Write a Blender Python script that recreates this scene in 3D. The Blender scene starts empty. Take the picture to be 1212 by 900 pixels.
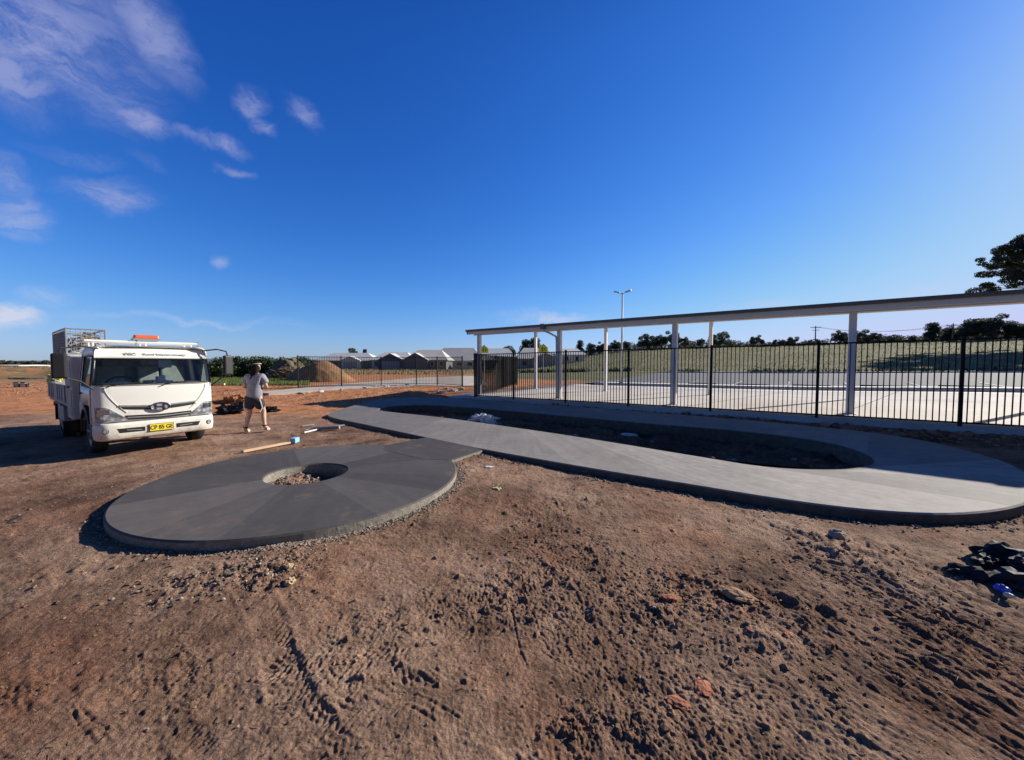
import bpy, bmesh, math, random
import numpy as np
from mathutils import Vector, Matrix
R=math.radians
rng=random.Random(7)
sc=bpy.context.scene
COL=sc.collection

# ------------------------------------------------------------------ camera
F=453.0; PITCH=math.atan(20/F); HC=1.85
cam_d=bpy.data.cameras.new('camera'); cam=bpy.data.objects.new('camera',cam_d); COL.objects.link(cam)
cam.location=(0,0,HC); cam.rotation_euler=(R(90)-PITCH,0,0)
cam_d.sensor_width=36; cam_d.lens=36*F/1212; cam_d.clip_start=.05; cam_d.clip_end=9000
sc.camera=cam
def ray(px,py):
    u=(px-606)/F; v=(450-py)/F
    return u, math.cos(PITCH)+v*math.sin(PITCH), -math.sin(PITCH)+v*math.cos(PITCH)
def P(px,py,z=0.0):            # where that line of sight meets height z
    u,b,c=ray(px,py); t=(z-HC)/c
    return u*t,b*t
def PY(px,py,Y):               # ... at a given distance
    u,b,c=ray(px,py); t=Y/b
    return u*t,Y,HC+c*t
# site axes: D along the fence, N away from the camera
D=np.array((.793,-.609)); N=np.array((.609,.793))
def DN(d,n): return (d*D[0]+n*N[0], d*D[1]+n*N[1])
def toDN(x,y): return x*D[0]+y*D[1], x*N[0]+y*N[1]
TH=math.atan2(-.609,.793)

# ------------------------------------------------------------------ numpy noise
def _h(ix,iy,seed):
    a=(ix.astype(np.int64)*374761393+iy.astype(np.int64)*668265263+seed*1274126177)&0xffffffff
    a=((a^(a>>13))*1274126177)&0xffffffff
    return ((a^(a>>16))&0xffff)/65535.0*2*math.pi
def perlin(x,y,seed=0):
    x=np.asarray(x,float); y=np.asarray(y,float)
    ix=np.floor(x); iy=np.floor(y); fx=x-ix; fy=y-iy
    u=fx*fx*fx*(fx*(fx*6-15)+10); v=fy*fy*fy*(fy*(fy*6-15)+10)
    def g(dx,dy):
        a=_h(ix+dx,iy+dy,seed); return np.cos(a)*(fx-dx)+np.sin(a)*(fy-dy)
    n0=g(0,0)*(1-u)+g(1,0)*u; n1=g(0,1)*(1-u)+g(1,1)*u
    return (n0*(1-v)+n1*v)*1.5
def fbm(x,y,o=4,seed=0,gain=.5):
    s=0; a=1
    for i in range(o):
        s=s+a*perlin(x*2**i+i*17.3,y*2**i-i*9.1,seed+i); a*=gain
    return s
def ss(x,a,b):
    t=np.clip((x-a)/(b-a),0,1); return t*t*(3-2*t)
def inside(poly,x,y):
    r=np.zeros(np.shape(x),bool); n=len(poly)
    for i in range(n):
        x1,y1=poly[i]; x2,y2=poly[(i+1)%n]
        c=((y1>y)!=(y2>y)); xx=(x2-x1)*(y-y1)/((y2-y1) if y2!=y1 else 1e-9)+x1
        r^=c&(x<xx)
    return r
def dist_poly(poly,x,y):
    m=np.full(np.shape(x),1e9); n=len(poly)
    for i in range(n):
        x1,y1=poly[i]; x2,y2=poly[(i+1)%n]
        dx,dy=x2-x1,y2-y1; L=dx*dx+dy*dy+1e-12
        t=np.clip(((x-x1)*dx+(y-y1)*dy)/L,0,1)
        m=np.minimum(m,np.hypot(x-x1-t*dx,y-y1-t*dy))
    return m
def seg(x,y,a,b):              # distance across and along a segment
    dx,dy=b[0]-a[0],b[1]-a[1]; L=math.hypot(dx,dy); dx/=L; dy/=L
    al=(x-a[0])*dx+(y-a[1])*dy; ac=-(x-a[0])*dy+(y-a[1])*dx
    return al,ac,L

# ------------------------------------------------------------------ outlines of the poured track
def catmull(pts,k):
    out=[]; n=len(pts)
    for i in range(n):
        p0,p1,p2,p3=[np.array(pts[(i+j)%n],float) for j in(-1,0,1,2)]
        for s in range(k):
            t=s/k; out.append(tuple(.5*((2*p1)+(-p0+p2)*t+(2*p0-5*p1+4*p2-p3)*t*t+(-p0+3*p1-3*p2+p3)*t**3)))
    return out
def resample(pts,m):
    p=np.array(pts+[pts[0]]); s=np.concatenate([[0],np.cumsum(np.hypot(*np.diff(p,axis=0).T))])
    t=np.linspace(0,s[-1],m,endpoint=False)
    return np.stack([np.interp(t,s,p[:,0]),np.interp(t,s,p[:,1])],1)
d2=np.array((.777,-.63)); n2=np.array((.63,.777))
L_out=[(-12.0,5.65),(-9.5,5.5),(-6.9,5.4),(-5.0,5.35),(-2.8,5.45),(-1.3,5.58),(-.3,5.68),(.5,5.9),(1.2,6.35),(1.85,7.2),(2.3,8.3),(2.45,9.4),(2.4,10.4),(1.9,11.7),(1.1,12.45),(-.2,12.8),(-2.3,13.0),(-5.1,12.95),(-8.6,12.75),(-12.5,12.5),(-14.8,11.8),(-15.7,10.6),(-15.4,9.2),(-14.5,8.0),(-13.2,6.5)]
L_in=[(-11.9,7.5),(-9,7.72),(-6.5,7.7),(-4.1,7.6),(-1.6,7.35),(-.75,7.3),(-.09,7.58),(.45,8.15),(.73,8.85),(.65,9.6),(.25,10.3),(-.5,10.7),(-1.85,10.8),(-4.1,10.55),(-7.2,10.4),(-10,10.15),(-12.0,9.75),(-12.8,9.0),(-12.75,8.1)]
toW=lambda q:[tuple(a*d2+b*n2) for a,b in q]
NL=260
W_out=resample(toW(catmull(L_out,10)),NL)
W_in=resample(toW(catmull(L_in,10)),NL)
DC=(-2.99,5.66); DR=2.14; HCc=(-3.12,5.76); HR=.56
disc_out=np.array([(DC[0]+DR*math.cos(a),DC[1]+DR*math.sin(a)) for a in np.linspace(0,2*math.pi,128,endpoint=False)])
disc_in=np.array([(HCc[0]+HR*math.cos(a),HCc[1]+HR*math.sin(a)) for a in np.linspace(0,2*math.pi,128,endpoint=False)])
bridge=[(-1.07,6.50),(-.57,7.30),(-.75,7.62),(-1.65,8.45),(-1.93,8.56),(-2.58,7.72),(-2.5,7.3),(-1.6,6.6)]
pout=[tuple(p) for p in W_out[::4]]; pin=[tuple(p) for p in W_in[::4]]

# ------------------------------------------------------------------ terrain height
NFENCE=13.85
def PZ(d): return .30+.0098*np.clip(d,-16,14)
def far_rise(x,y):
    d,n=toDN(x,y); k=x/np.maximum(y,1.0)
    k=np.where(y<1,np.where(x>0,5.,-5.),k)
    s2=ss(k,-.08,.35); s3=ss(k,.6,1.35)
    r=s2*.022*np.clip(n-27.5,0,130)+s3*.17*ss(n,16,27)+s2*.045*np.clip(n-50,0,95)
    return r
TRACKS=[((-7.0,1.9),(-1.6,3.3),.16),((-6.0,.9),(4.5,4.0),.15),((-5.6,.6),(5.0,3.6),.15),((-3.2,1.3),(-.2,3.0),.12),((-3.0,1.15),(0.0,2.85),.10),((-1.2,1.4),(1.7,2.9),.12),((-2.5,3.3),(-.4,1.35),.11),((.1,3.6),(.95,1.5),.10),((-.9,2.2),(.6,1.5),.11),((1.0,2.0),(3.0,2.2),.12),((-4.5,1.8),(-1.5,2.2),.11),((-.6,3.2),(.9,2.2),.10),((-2.0,1.3),(-.2,2.0),.12),((.6,1.3),(2.2,2.6),.11),((-5.5,3.8),(-2.2,2.0),.16),((-7.5,6.5),(-4.6,8.6),.22),((-9.5,7.5),(-5.5,10.4),.22)]
def base_h(x,y):
    d,n=toDN(x,y)
    z=ss(n,12.75,13.75)*(PZ(d)-.14)*ss(d,-24,-14)
    z=np.maximum(z,ss(y,18,24)*.2*(1-ss(d,-16,-12)))
    far=ss(n,27,32)*(d>-40)
    z=z+far_rise(x,y)
    rr=np.hypot(x,y)
    z=z+.35*fbm(x*.02,y*.02,2,5)*ss(rr,60,200)*(1-ss(n,14,30)*ss(x/np.maximum(y,1),-.1,.1)*(rr<170))
    return z
def mounds(x,y):
    z=np.zeros_like(x)
    def m(cx,cy,rx,ry,h,rot=0,k=2.0,seed=3,rough=.35):
        nonlocal z
        c,s=math.cos(rot),math.sin(rot); u=((x-cx)*c+(y-cy)*s)/rx; v=(-(x-cx)*s+(y-cy)*c)/ry
        g=np.exp(-(u*u+v*v)*k)
        if g.max()>.01: z=z+h*g*(1+rough*fbm(x*3.2/max(rx,.3),y*3.2/max(rx,.3),4,seed))
    # ridges of spoil, left distance
    m(-62,50,16,4,1.2,.3,seed=11); m(-45,42,9,3,1.4,-.1,seed=12); m(-58,40,8,3,1.1,.2,seed=14); m(-38,34,4,2,.5,.2,seed=13)
    return z
def detail(x,y):
    rr=np.hypot(x,y); out=np.zeros_like(rr); nk=rr<40
    if nk.any(): out[nk]=detail_near(x[nk],y[nk])
    return out
def detail_near(x,y):
    rr=np.hypot(x,y); d,n=toDN(x,y)
    near=1-ss(rr,22,40)
    z=.030*fbm(x*.55,y*.55,3,21)
    w1=fbm(x*.8+3,y*.8,2,31)
    rough=.60+.8*ss(w1,-.1,.7)
    # right hand side: ploughed, streaky clods lying along the fence direction
    right=ss(x-.35*y,.35,1.9)*(1-ss(n,5.0,5.35))*(y>-1)
    u_=x*.36-y*.93; v_=x*.93+y*.36; u_=u_+.12*perlin(x*1.2,y*1.2,49); v_=v_+.10*perlin(x*1.5,y*1.5,50)
    st=.8*perlin(u_*1.4,v_*4.5,41)+.75*(.45-np.abs(perlin(u_*2.6,v_*13,42)))+.6*(.4-np.abs(perlin(u_*6,v_*27,43)))+.35*perlin(u_*14,v_*60,44)
    z=z+right*.020*st*(.5+.8*ss(perlin(x*1.1,y*1.1,47),-.4,.4))+right*.028*np.maximum(0,perlin(x*2.1,y*2.1,46)-.1)+right*.003*perlin(u_*30,v_*90,48)
    # general crumbs
    c1=fbm(x*5,y*5,3,51); c2=perlin(x*17,y*17,54); c3=perlin(x*38,y*38,55)
    z=z+rough*(.010*c1*(1-.4*right)+.005*np.abs(c2)+.0045*c2*perlin(x*4,y*4,53)*2+.006*c3+.0035*perlin(x*75,y*75,56)*(rr<5))*(1-.3*right)+.003*ss(w1,-.5,.3)*np.abs(perlin(x*8,y*8,57))
    z=z+(.5+.5*ss(perlin(x*.9,y*.9,58),-.2,.5))*(.012*(.25-np.abs(perlin(x*3.1+.2*c2,y*3.1,59)))+.008*(.25-np.abs(perlin(x*6.5,y*6.5+.2*c2,60))))
    # boot prints and scuffs
    rs_=np.random.RandomState(12)
    for i in range(46):
        px_,py_=rs_.uniform(-3.2,3.2),rs_.uniform(1.4,5.2); an_=rs_.uniform(0,6.28); k_=(np.abs(x-px_)<.45)&(np.abs(y-py_)<.45)
        if not k_.any(): continue
        ux=(x[k_]-px_)*math.cos(an_)+(y[k_]-py_)*math.sin(an_); uy=-(x[k_]-px_)*math.sin(an_)+(y[k_]-py_)*math.cos(an_)
        q=np.exp(-((ux/.13)**4+(uy/.045)**4)); z[k_]+=-.007*q+.003*q*np.sin(ux*2*math.pi/.028)
        q2=np.exp(-((np.hypot(ux/.17,uy/.075)-1)/.25)**2); z[k_]+=.0035*q2
    cl=np.maximum(0,fbm(x*9.5,y*9.5,4,61)-.60); z=z+.04*cl*rough
    def blob(px,py,r,h,seed,fr=9,e=1.):
        nonlocal z
        cx,cy=P(px,py); k_=(np.abs(x-cx)<r*2.6)&(np.abs(y-cy)<r*2.6)
        if k_.any():
            X_,Y_=x[k_],y[k_]; q=np.exp(-(((X_-cx)/r)**2+((Y_-cy)/(r*e))**2)); b=.75*fbm(X_*fr,Y_*fr,4,seed)+.25*(.28-np.abs(perlin(X_*fr*1.7+.3,Y_*fr*1.7,seed+5)))+.3*(.28-np.abs(perlin(X_*fr*4,Y_*fr*4,seed+6))); z[k_]+=q*h*.62*(.25+np.maximum(-.45,b))
    blob(300,690,.42,.085,71,9,.55); blob(235,700,.3,.05,72,8,.5); blob(345,670,.25,.05,73,10,.6)
    blob(770,730,.35,.07,74,7,.6); blob(850,715,.33,.075,75,6,.7); blob(900,700,.3,.05,76,7)
    blob(1010,660,.5,.085,77,5,.6); blob(970,730,.28,.08,78,6); blob(1090,740,.3,.06,79,7); blob(820,690,.3,.05,80,8)
    blob(680,860,.13,.07,81,10,.9); blob(740,860,.12,.05,82,12); blob(150,600,.4,.04,83,6); blob(60,690,.4,.04,84,7)
    blob(620,690,.18,.03,85,8); blob(890,760,.25,.05,86,8); blob(1130,690,.4,.05,87,6)
    # tyre tracks
    X0,Y0=x,y
    for a,b,w in TRACKS:
        al,ac,L=seg(X0,Y0,a,b); k_=(al>-.05)&(al<L+.05)&(np.abs(ac)<w+.2)
        if not k_.any(): continue
        al,ac=al[k_],ac[k_]; x,y=X0[k_],Y0[k_]
        ac=ac+.05*np.sin(al*2.3+w*30)+.03*perlin(al*1.3,ac*0,77)
        on=ss(al,0,.3)*(1-ss(al,L-.3,L)); fade=ss(perlin(x*1.6,y*1.6,91)+.4*perlin(x*5,y*5,92),-.2,.5)
        A=np.abs(ac); band=1-ss(A,w-.03,w)
        chev=np.sin((al+np.abs(ac)*.9+.012*perlin(al*9,ac*9,78))*2*math.pi/.052); chev=np.clip(chev*1.6,-1,1)*(.4+.6*ss(perlin(x*7,y*7,79),-.3,.4))
        tread=chev*(A>.02)*(A<w*.9)
        ridge=np.exp(-((A-w-.015)/.02)**2)
        z[k_]+=on*fade*(-.006*band+.0034*tread*band+.006*ridge)
    x,y=X0,Y0
    # straight grooves, bottom left
    for i,(p,q) in enumerate([((84,838),(116,876)),((98,836),(132,872)),((108,846),(140,866)),((480,820),(548,858)),((470,838),(520,862)),((602,722),(628,790)),((628,722),(660,780)),((640,765),(700,800)),((0,885),(20,905)),((100,735),(185,680)),((690,770),(725,800))]):
        a=P(*p); b=P(*q); al,ac,L=seg(x,y,a,b); k_=(al>0)&(al<L)&(np.abs(ac)<.1)
        if not k_.any(): continue
        al,ac=al[k_],ac[k_]
        on=ss(al,0,.05)*(1-ss(al,L-.05,L)); ac=ac+.02*np.sin(al*7+i)
        z[k_]+=on*(.6+.6*perlin(al*6,ac*0+i,95))*(-.008*np.exp(-(ac/.006)**2)+.004*np.exp(-((ac-.015)/.008)**2))
    return z*near
def apply_slab(x,y,z):
    rr=np.hypot(x,y); near=(rr<26)
    zz=z.copy(); X=x[near]; Y=y[near]; Z=z[near]
    do=dist_poly(pout,X,Y); io=inside(pout,X,Y); ii=inside(pin,X,Y); di=dist_poly(pin,X,Y)
    dn_=X*n2[0]+Y*n2[1]
    # scraped strip along the near edge of the loop
    Z=Z+.085*np.exp(-(do/1.3)**2)*(dn_<8.5)-.02*np.exp(-(do/.10)**2)*(dn_<8)
    pit=-.10+.09*fbm(X*1.3,Y*1.3,4,101)+.05*fbm(X*6,Y*6,3,102)
    rub=ss(.55-di,0,.5)*ss(dn_,6.8,7.2)*(1-ss(dn_,8.6,9.2))
    bank=np.zeros_like(X)
    for px,py,r,h in((520,495,.8,.20),(560,499,.8,.22),(600,503,.6,.18),(480,489,.7,.10),(840,541,.5,.1)):
        cx,cy=P(px,py,.18); cx+=.25;cy+=.3
        bank=np.maximum(bank,h*np.exp(-((X-cx)**2+(Y-cy)**2)/(r*r)*1.6))
    pit=pit+bank*(1+.4*fbm(X*6,Y*6,3,103))
    w=ss(di,0,.12)
    Z=np.where(ii,pit,Z)
    Z=np.where(io&~ii,np.minimum(Z,-.3),Z)
    # disc
    rd0=np.hypot(X-DC[0],Y-DC[1]); Z=Z+.075*np.exp(-((np.maximum(rd0-DR,0))/1.0)**2)*(rd0>DR-.02)*(1-.6*np.exp(-(do/.8)**2)*(dn_<8.5))
    r=np.hypot(X-DC[0],Y-DC[1]); rh=np.hypot(X-HCc[0],Y-HCc[1])
    Z=np.where((r<DR-.02)&(rh>HR),-.25,Z)
    Z=np.where(rh<=HR+.02,.03+.05*fbm(X*5,Y*5,3,104)-.10*ss(X+Y*.6,HCc[0]+HCc[1]*.6-.1,HCc[0]+HCc[1]*.6+.4),Z)
    ib=inside(bridge,X,Y); Z=np.where(ib,-.25,Z)
    zz[near]=Z
    return zz
def H(x,y,full=True):
    x=np.atleast_1d(np.asarray(x,float)); y=np.atleast_1d(np.asarray(y,float))
    z=base_h(x,y)+mounds(x,y)
    d,n=toDN(x,y); pave=ss(n,13.6,13.9)*(1-ss(n,50,52))*ss(d,-18,-15)
    z=z+detail(x,y)*(1-pave)
    # clods pushed up along the fence strip
    z=z+.09*np.maximum(0,fbm(x*2.2,y*2.2,3,111)-.1)*ss(n,12.6,13.0)*(1-ss(n,13.5,13.75))*(d>-18)
    z=z+.05*np.maximum(0,fbm(x*1.6,y*1.6,4,112)-.15)*ss(y,12,16)*(1-ss(y,26,34))*(1-pave)*ss(-d,12,15)
    return apply_slab(x,y,z)
def H1(x,y): return float(H([x],[y])[0])

# ------------------------------------------------------------------ materials
def newmat(name):
    m=bpy.data.materials.new(name); m.use_nodes=True; nt=m.node_tree; b=nt.nodes['Principled BSDF']; return m,nt,b
def N_(nt,t,**k):
    n=nt.nodes.new(t)
    for a,v in k.items():
        if a.startswith('i_'):
            key=a[2:]; key=int(key) if key.isdigit() else key.replace('_',' ')
            n.inputs[key].default_value=v
        else: setattr(n,a,v)
    return n
def ramp(nt,src,stops,interp='LINEAR'):
    r=nt.nodes.new('ShaderNodeValToRGB'); r.color_ramp.interpolation=interp
    e=r.color_ramp.elements
    while len(e)<len(stops): e.new(.5)
    for i,(p,c) in enumerate(stops): e[i].position=p; e[i].color=(*c,1) if len(c)==3 else c
    nt.links.new(src,r.inputs[0]); return r
def noise(nt,scale,detail=4,rough=.6,vec=None,coord='Object',stretch=None):
    tc=nt.nodes.new('ShaderNodeTexCoord'); n=nt.nodes.new('ShaderNodeTexNoise')
    n.inputs['Scale'].default_value=scale; n.inputs['Detail'].default_value=detail; n.inputs['Roughness'].default_value=rough
    src=tc.outputs[coord]
    if stretch:
        mp=nt.nodes.new('ShaderNodeMapping'); mp.inputs['Scale'].default_value=stretch; nt.links.new(src,mp.inputs[0]); src=mp.outputs[0]
    nt.links.new(src,n.inputs['Vector']); return n
def mix(nt,fac,a,b,mode='MIX'):
    m=nt.nodes.new('ShaderNodeMix'); m.data_type='RGBA'; m.blend_type=mode
    for k,v in((0,fac),(6,a),(7,b)):
        if isinstance(v,(int,float)): m.inputs[k].default_value=v
        elif isinstance(v,tuple): m.inputs[k].default_value=(*v,1) if len(v)==3 else v
        else: nt.links.new(v,m.inputs[k])
    return m.outputs[2]
def bump(nt,b,h,strength=.5,dist=.02,prev=None):
    n=nt.nodes.new('ShaderNodeBump'); n.inputs['Strength'].default_value=strength; n.inputs['Distance'].default_value=dist
    nt.links.new(h,n.inputs['Height'])
    if prev: nt.links.new(prev,n.inputs['Normal'])
    nt.links.new(n.outputs[0],b.inputs['Normal']); return n.outputs[0]
MATS={}
def plain(name,col,rough=.6,metal=0,var=.12,vs=6,bmp=0,spec=.5,coord='Object'):
    if name in MATS: return MATS[name]
    m,nt,b=newmat(name)
    n=noise(nt,vs,5,.65,coord=coord)
    dk=tuple(c*(1-var) for c in col); lt=tuple(min(1,c*(1+var)) for c in col)
    r=ramp(nt,n.outputs[0],[(.3,dk),(.7,lt)])
    nt.links.new(r.outputs[0],b.inputs['Base Color']); b.inputs['Roughness'].default_value=rough; b.inputs['Metallic'].default_value=metal
    b.inputs['Specular IOR Level'].default_value=spec
    if bmp: bump(nt,b,noise(nt,vs*6,3,.6,coord=coord).outputs[0],bmp,.01)
    MATS[name]=m; return m

def mat_ground():
    m,nt,b=newmat('soil'); L=nt.links.new
    at=N_(nt,'ShaderNodeAttribute',attribute_name='ground_mask'); sep=N_(nt,'ShaderNodeSeparateColor'); L(at.outputs['Color'],sep.inputs[0])
    n1=noise(nt,1.1,6,.62); n2_=noise(nt,9,6,.7); n3=noise(nt,60,4,.7); n4=noise(nt,.35,4,.6)
    big=ramp(nt,n1.outputs[0],[(.3,(.150,.092,.063)),(.42,(.285,.177,.120)),(.58,(.40,.258,.178)),(.8,(.52,.37,.26))])
    fine=ramp(nt,n2_.outputs[0],[(.3,(.68,.66,.65)),(.55,(1,1,1)),(.8,(1.25,1.22,1.2))])
    c=mix(nt,1.0,big.outputs[0],fine.outputs[0],'MULTIPLY')
    gr=ramp(nt,n3.outputs[0],[(.32,(.55,.55,.55)),(.5,(1,1,1)),(.72,(1.5,1.48,1.45))])
    c=mix(nt,.8,c,gr.outputs[0],'MULTIPLY')
    # damp dark patches, reddish patches
    pt=ramp(nt,n4.outputs[0],[(.45,(0,0,0)),(.62,(1,1,1))])
    c=mix(nt,pt.outputs[0],c,mix(nt,1.0,c,(.66,.60,.58),'MULTIPLY'))
    nr=noise(nt,.8,5,.65); rt_=ramp(nt,nr.outputs[0],[(.50,(0,0,0)),(.66,(1,1,1))]); c=mix(nt,rt_.outputs[0],c,mix(nt,1.0,c,(1.13,.97,.88),'MULTIPLY'))
    nd_=noise(nt,2.6,6,.7); rd_=ramp(nt,nd_.outputs[0],[(.54,(1,1,1)),(.66,(.62,.60,.60))]); c=mix(nt,1.0,c,rd_.outputs[0],'MULTIPLY')
    # small pale stones and dark crumbs
    tc=N_(nt,'ShaderNodeTexCoord'); vo=N_(nt,'ShaderNodeTexVoronoi'); vo.inputs['Scale'].default_value=42; L(tc.outputs['Object'],vo.inputs['Vector'])
    sepv=N_(nt,'ShaderNodeSeparateColor'); L(vo.outputs['Color'],sepv.inputs[0])
    a=N_(nt,'ShaderNodeMath',operation='GREATER_THAN',i_1=.975); L(sepv.outputs[0],a.inputs[0])
    a2=N_(nt,'ShaderNodeMath',operation='LESS_THAN',i_1=.30); L(vo.outputs['Distance'],a2.inputs[0])
    a3=N_(nt,'ShaderNodeMath',operation='MULTIPLY'); L(a.outputs[0],a3.inputs[0]); L(a2.outputs[0],a3.inputs[1])
    c=mix(nt,a3.outputs[0],c,(.36,.30,.24))
    # orange clay
    og=ramp(nt,n1.outputs[0],[(.3,(.34,.135,.055)),(.5,(.50,.215,.095)),(.75,(.60,.31,.16))])
    og2=mix(nt,.75,og.outputs[0],fine.outputs[0],'MULTIPLY')
    c=mix(nt,sep.outputs[0],c,og2)
    # grass covered soil
    gg=noise(nt,.6,6,.75); g2=noise(nt,.05,4,.6)
    gg=N_(nt,'ShaderNodeMath',operation='MULTIPLY_ADD',i_1=.6); L(noise(nt,.6,6,.75).outputs[0],gg.inputs[0]); gq=N_(nt,'ShaderNodeMath',operation='MULTIPLY',i_1=.42); L(g2.outputs[0],gq.inputs[0]); L(gq.outputs[0],gg.inputs[2])
    gc=ramp(nt,gg.outputs[0],[(.3,(.075,.085,.04)),(.5,(.15,.145,.07)),(.7,(.27,.235,.14))])
    c=mix(nt,sep.outputs[1],c,gc.outputs[0])
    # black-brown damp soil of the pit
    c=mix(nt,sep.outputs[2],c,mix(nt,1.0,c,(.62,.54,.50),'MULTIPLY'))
    L(c,b.inputs['Base Color']); b.inputs['Roughness'].default_value=.95; b.inputs['Specular IOR Level'].default_value=.15
    h1=noise(nt,22,6,.7); h2=noise(nt,90,4,.7)
    p=bump(nt,b,h1.outputs[0],.9,.035); p=bump(nt,b,h2.outputs[0],.9,.012,p); bump(nt,b,noise(nt,230,3,.7).outputs[0],.6,.004,p)
    return m
def mat_concrete(name,c0,c1,fine=.5,joints=None):
    m,nt,b=newmat(name); L=nt.links.new
    n1=noise(nt,.9,7,.65); n2_=noise(nt,7,6,.75,stretch=(1,1,1)); n3=noise(nt,70,3,.6)
    r=ramp(nt,n1.outputs[0],[(.3,c0),(.7,c1)])
    f=ramp(nt,n2_.outputs[0],[(.3,(1-.22*fine,)*3),(.7,(1+.16*fine,)*3)])
    c=mix(nt,1.0,r.outputs[0],f.outputs[0],'MULTIPLY')
    # broom lines, direction carried per panel
    at=N_(nt,'ShaderNodeAttribute',attribute_name='panel'); sp=N_(nt,'ShaderNodeSeparateColor'); L(at.outputs['Color'],sp.inputs[0])
    tone=ramp(nt,sp.outputs[0],[(0,(.50,.50,.51)),(1,(1.25,1.23,1.2))])
    if name in('dark_concrete','pale_concrete'): c=mix(nt,1.0,c,tone.outputs[0],'MULTIPLY')
    sn=noise(nt,1.7,8,.72); sr=ramp(nt,sn.outputs[0],[(.56,(0,0,0)),(.74,(.5,.5,.5))]); c=mix(nt,sr.outputs[0],c,(.24,.165,.115))
    sk=noise(nt,120,2,.6); skr=ramp(nt,sk.outputs[0],[(.60,(1,1,1)),(.72,(.72,.71,.70))]); c=mix(nt,.8,c,skr.outputs[0],'MULTIPLY')
    L(c,b.inputs['Base Color']); b.inputs['Roughness'].default_value=.82; b.inputs['Specular IOR Level'].default_value=.35
    if name in('dark_concrete','pale_concrete'):
        tc=N_(nt,'ShaderNodeTexCoord'); vr=N_(nt,'ShaderNodeVectorRotate',rotation_type='Z_AXIS')
        L(tc.outputs['Object'],vr.inputs['Vector']); mu=N_(nt,'ShaderNodeMath',operation='MULTIPLY',i_1=6.283); L(sp.outputs[1],mu.inputs[0]); L(mu.outputs[0],vr.inputs['Angle'])
        mp=N_(nt,'ShaderNodeMapping'); mp.inputs['Scale'].default_value=(1.2,150,1); L(vr.outputs[0],mp.inputs[0])
        nn=N_(nt,'ShaderNodeTexNoise',i_Scale=1.0,i_Detail=3.0); L(mp.outputs[0],nn.inputs['Vector'])
        p=bump(nt,b,nn.outputs[0],.35,.006)
        mp2=N_(nt,'ShaderNodeMapping'); mp2.inputs['Scale'].default_value=(.5,9,1); L(vr.outputs[0],mp2.inputs[0])
        n5=N_(nt,'ShaderNodeTexNoise',i_Scale=1.0,i_Detail=5.0); L(mp2.outputs[0],n5.inputs['Vector'])
        st=ramp(nt,n5.outputs[0],[(.3,(.88,.88,.88)),(.7,(1.12,1.12,1.12))]); c=mix(nt,.8,c,st.outputs[0],'MULTIPLY'); L(c,b.inputs['Base Color'])
        bump(nt,b,n3.outputs[0],.25,.003,p)
    else: bump(nt,b,n3.outputs[0],.3,.004)
    return m
def mat_leaf(name,cols,trans=.0):
    m,nt,b=newmat(name); L=nt.links.new
    g=N_(nt,'ShaderNodeNewGeometry'); n=noise(nt,.9,3,.6)
    ad=N_(nt,'ShaderNodeMath',operation='MULTIPLY_ADD',i_1=.5); L(g.outputs['Random Per Island'],ad.inputs[0]); 
    h=N_(nt,'ShaderNodeMath',operation='MULTIPLY',i_1=.55); L(n.outputs[0],h.inputs[0]); L(h.outputs[0],ad.inputs[2])
    r=ramp(nt,ad.outputs[0],[(.1,cols[0]),(.5,cols[1]),(.9,cols[2])])
    L(r.outputs[0],b.inputs['Base Color']); b.inputs['Roughness'].default_value=.65; b.inputs['Specular IOR Level'].default_value=.3
    if trans:
        t=N_(nt,'ShaderNodeBsdfTranslucent'); L(r.outputs[0],t.inputs[0]); mx=N_(nt,'ShaderNodeMixShader'); mx.inputs[0].default_value=trans
        L(b.outputs[0],mx.inputs[1]); L(t.outputs[0],mx.inputs[2]); L(mx.outputs[0],nt.nodes['Material Output'].inputs[0])
    return m
M={}
M['ground']=mat_ground()
M['disc']=mat_concrete('dark_concrete',(.085,.076,.073),(.108,.098,.094),.6)
M['loop']=mat_concrete('pale_concrete',(.235,.215,.200),(.315,.292,.272),.9)
M['pave']=None
M['white']=plain('white_paint',(.80,.78,.72),.35,0,.04,3)
def mat_truck():
    m,nt,b=newmat('dusty_truck_paint'); L=nt.links.new
    tc=N_(nt,'ShaderNodeTexCoord'); sp=N_(nt,'ShaderNodeSeparateXYZ'); L(tc.outputs['Object'],sp.inputs[0])
    n=noise(nt,5,7,.72); mr=N_(nt,'ShaderNodeMapRange'); mr.inputs[1].default_value=.35; mr.inputs[2].default_value=1.35; mr.inputs[3].default_value=.18; mr.inputs[4].default_value=-.25; L(sp.outputs[2],mr.inputs[0])
    ad=N_(nt,'ShaderNodeMath',operation='ADD'); L(n.outputs[0],ad.inputs[0]); L(mr.outputs[0],ad.inputs[1])
    r=ramp(nt,ad.outputs[0],[(.48,(.80,.78,.72)),(.66,(.70,.65,.56)),(.85,(.45,.36,.27))]); L(r.outputs[0],b.inputs['Base Color'])
    rr_=ramp(nt,ad.outputs[0],[(.45,(.28,)*3),(.75,(.75,)*3)]); L(rr_.outputs[0],b.inputs['Roughness']); return m
M['truck']=mat_truck()
M['whitedirty']=plain('dusty_white_paint',(.58,.56,.52),.5,0,.2,4)
M['grey']=plain('grey_paint',(.28,.28,.29),.5,0,.15,4)
M['steel']=plain('galvanised_steel',(.42,.43,.44),.45,.6,.15,8)
M['black']=plain('black_plastic',(.018,.018,.02),.5,0,.3,8)
M['rubber']=plain('tyre_rubber',(.022,.021,.02),.85,0,.3,12,.3)
M['chrome']=plain('chrome_trim',(.45,.45,.46),.18,1.0,.1,8)
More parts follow.
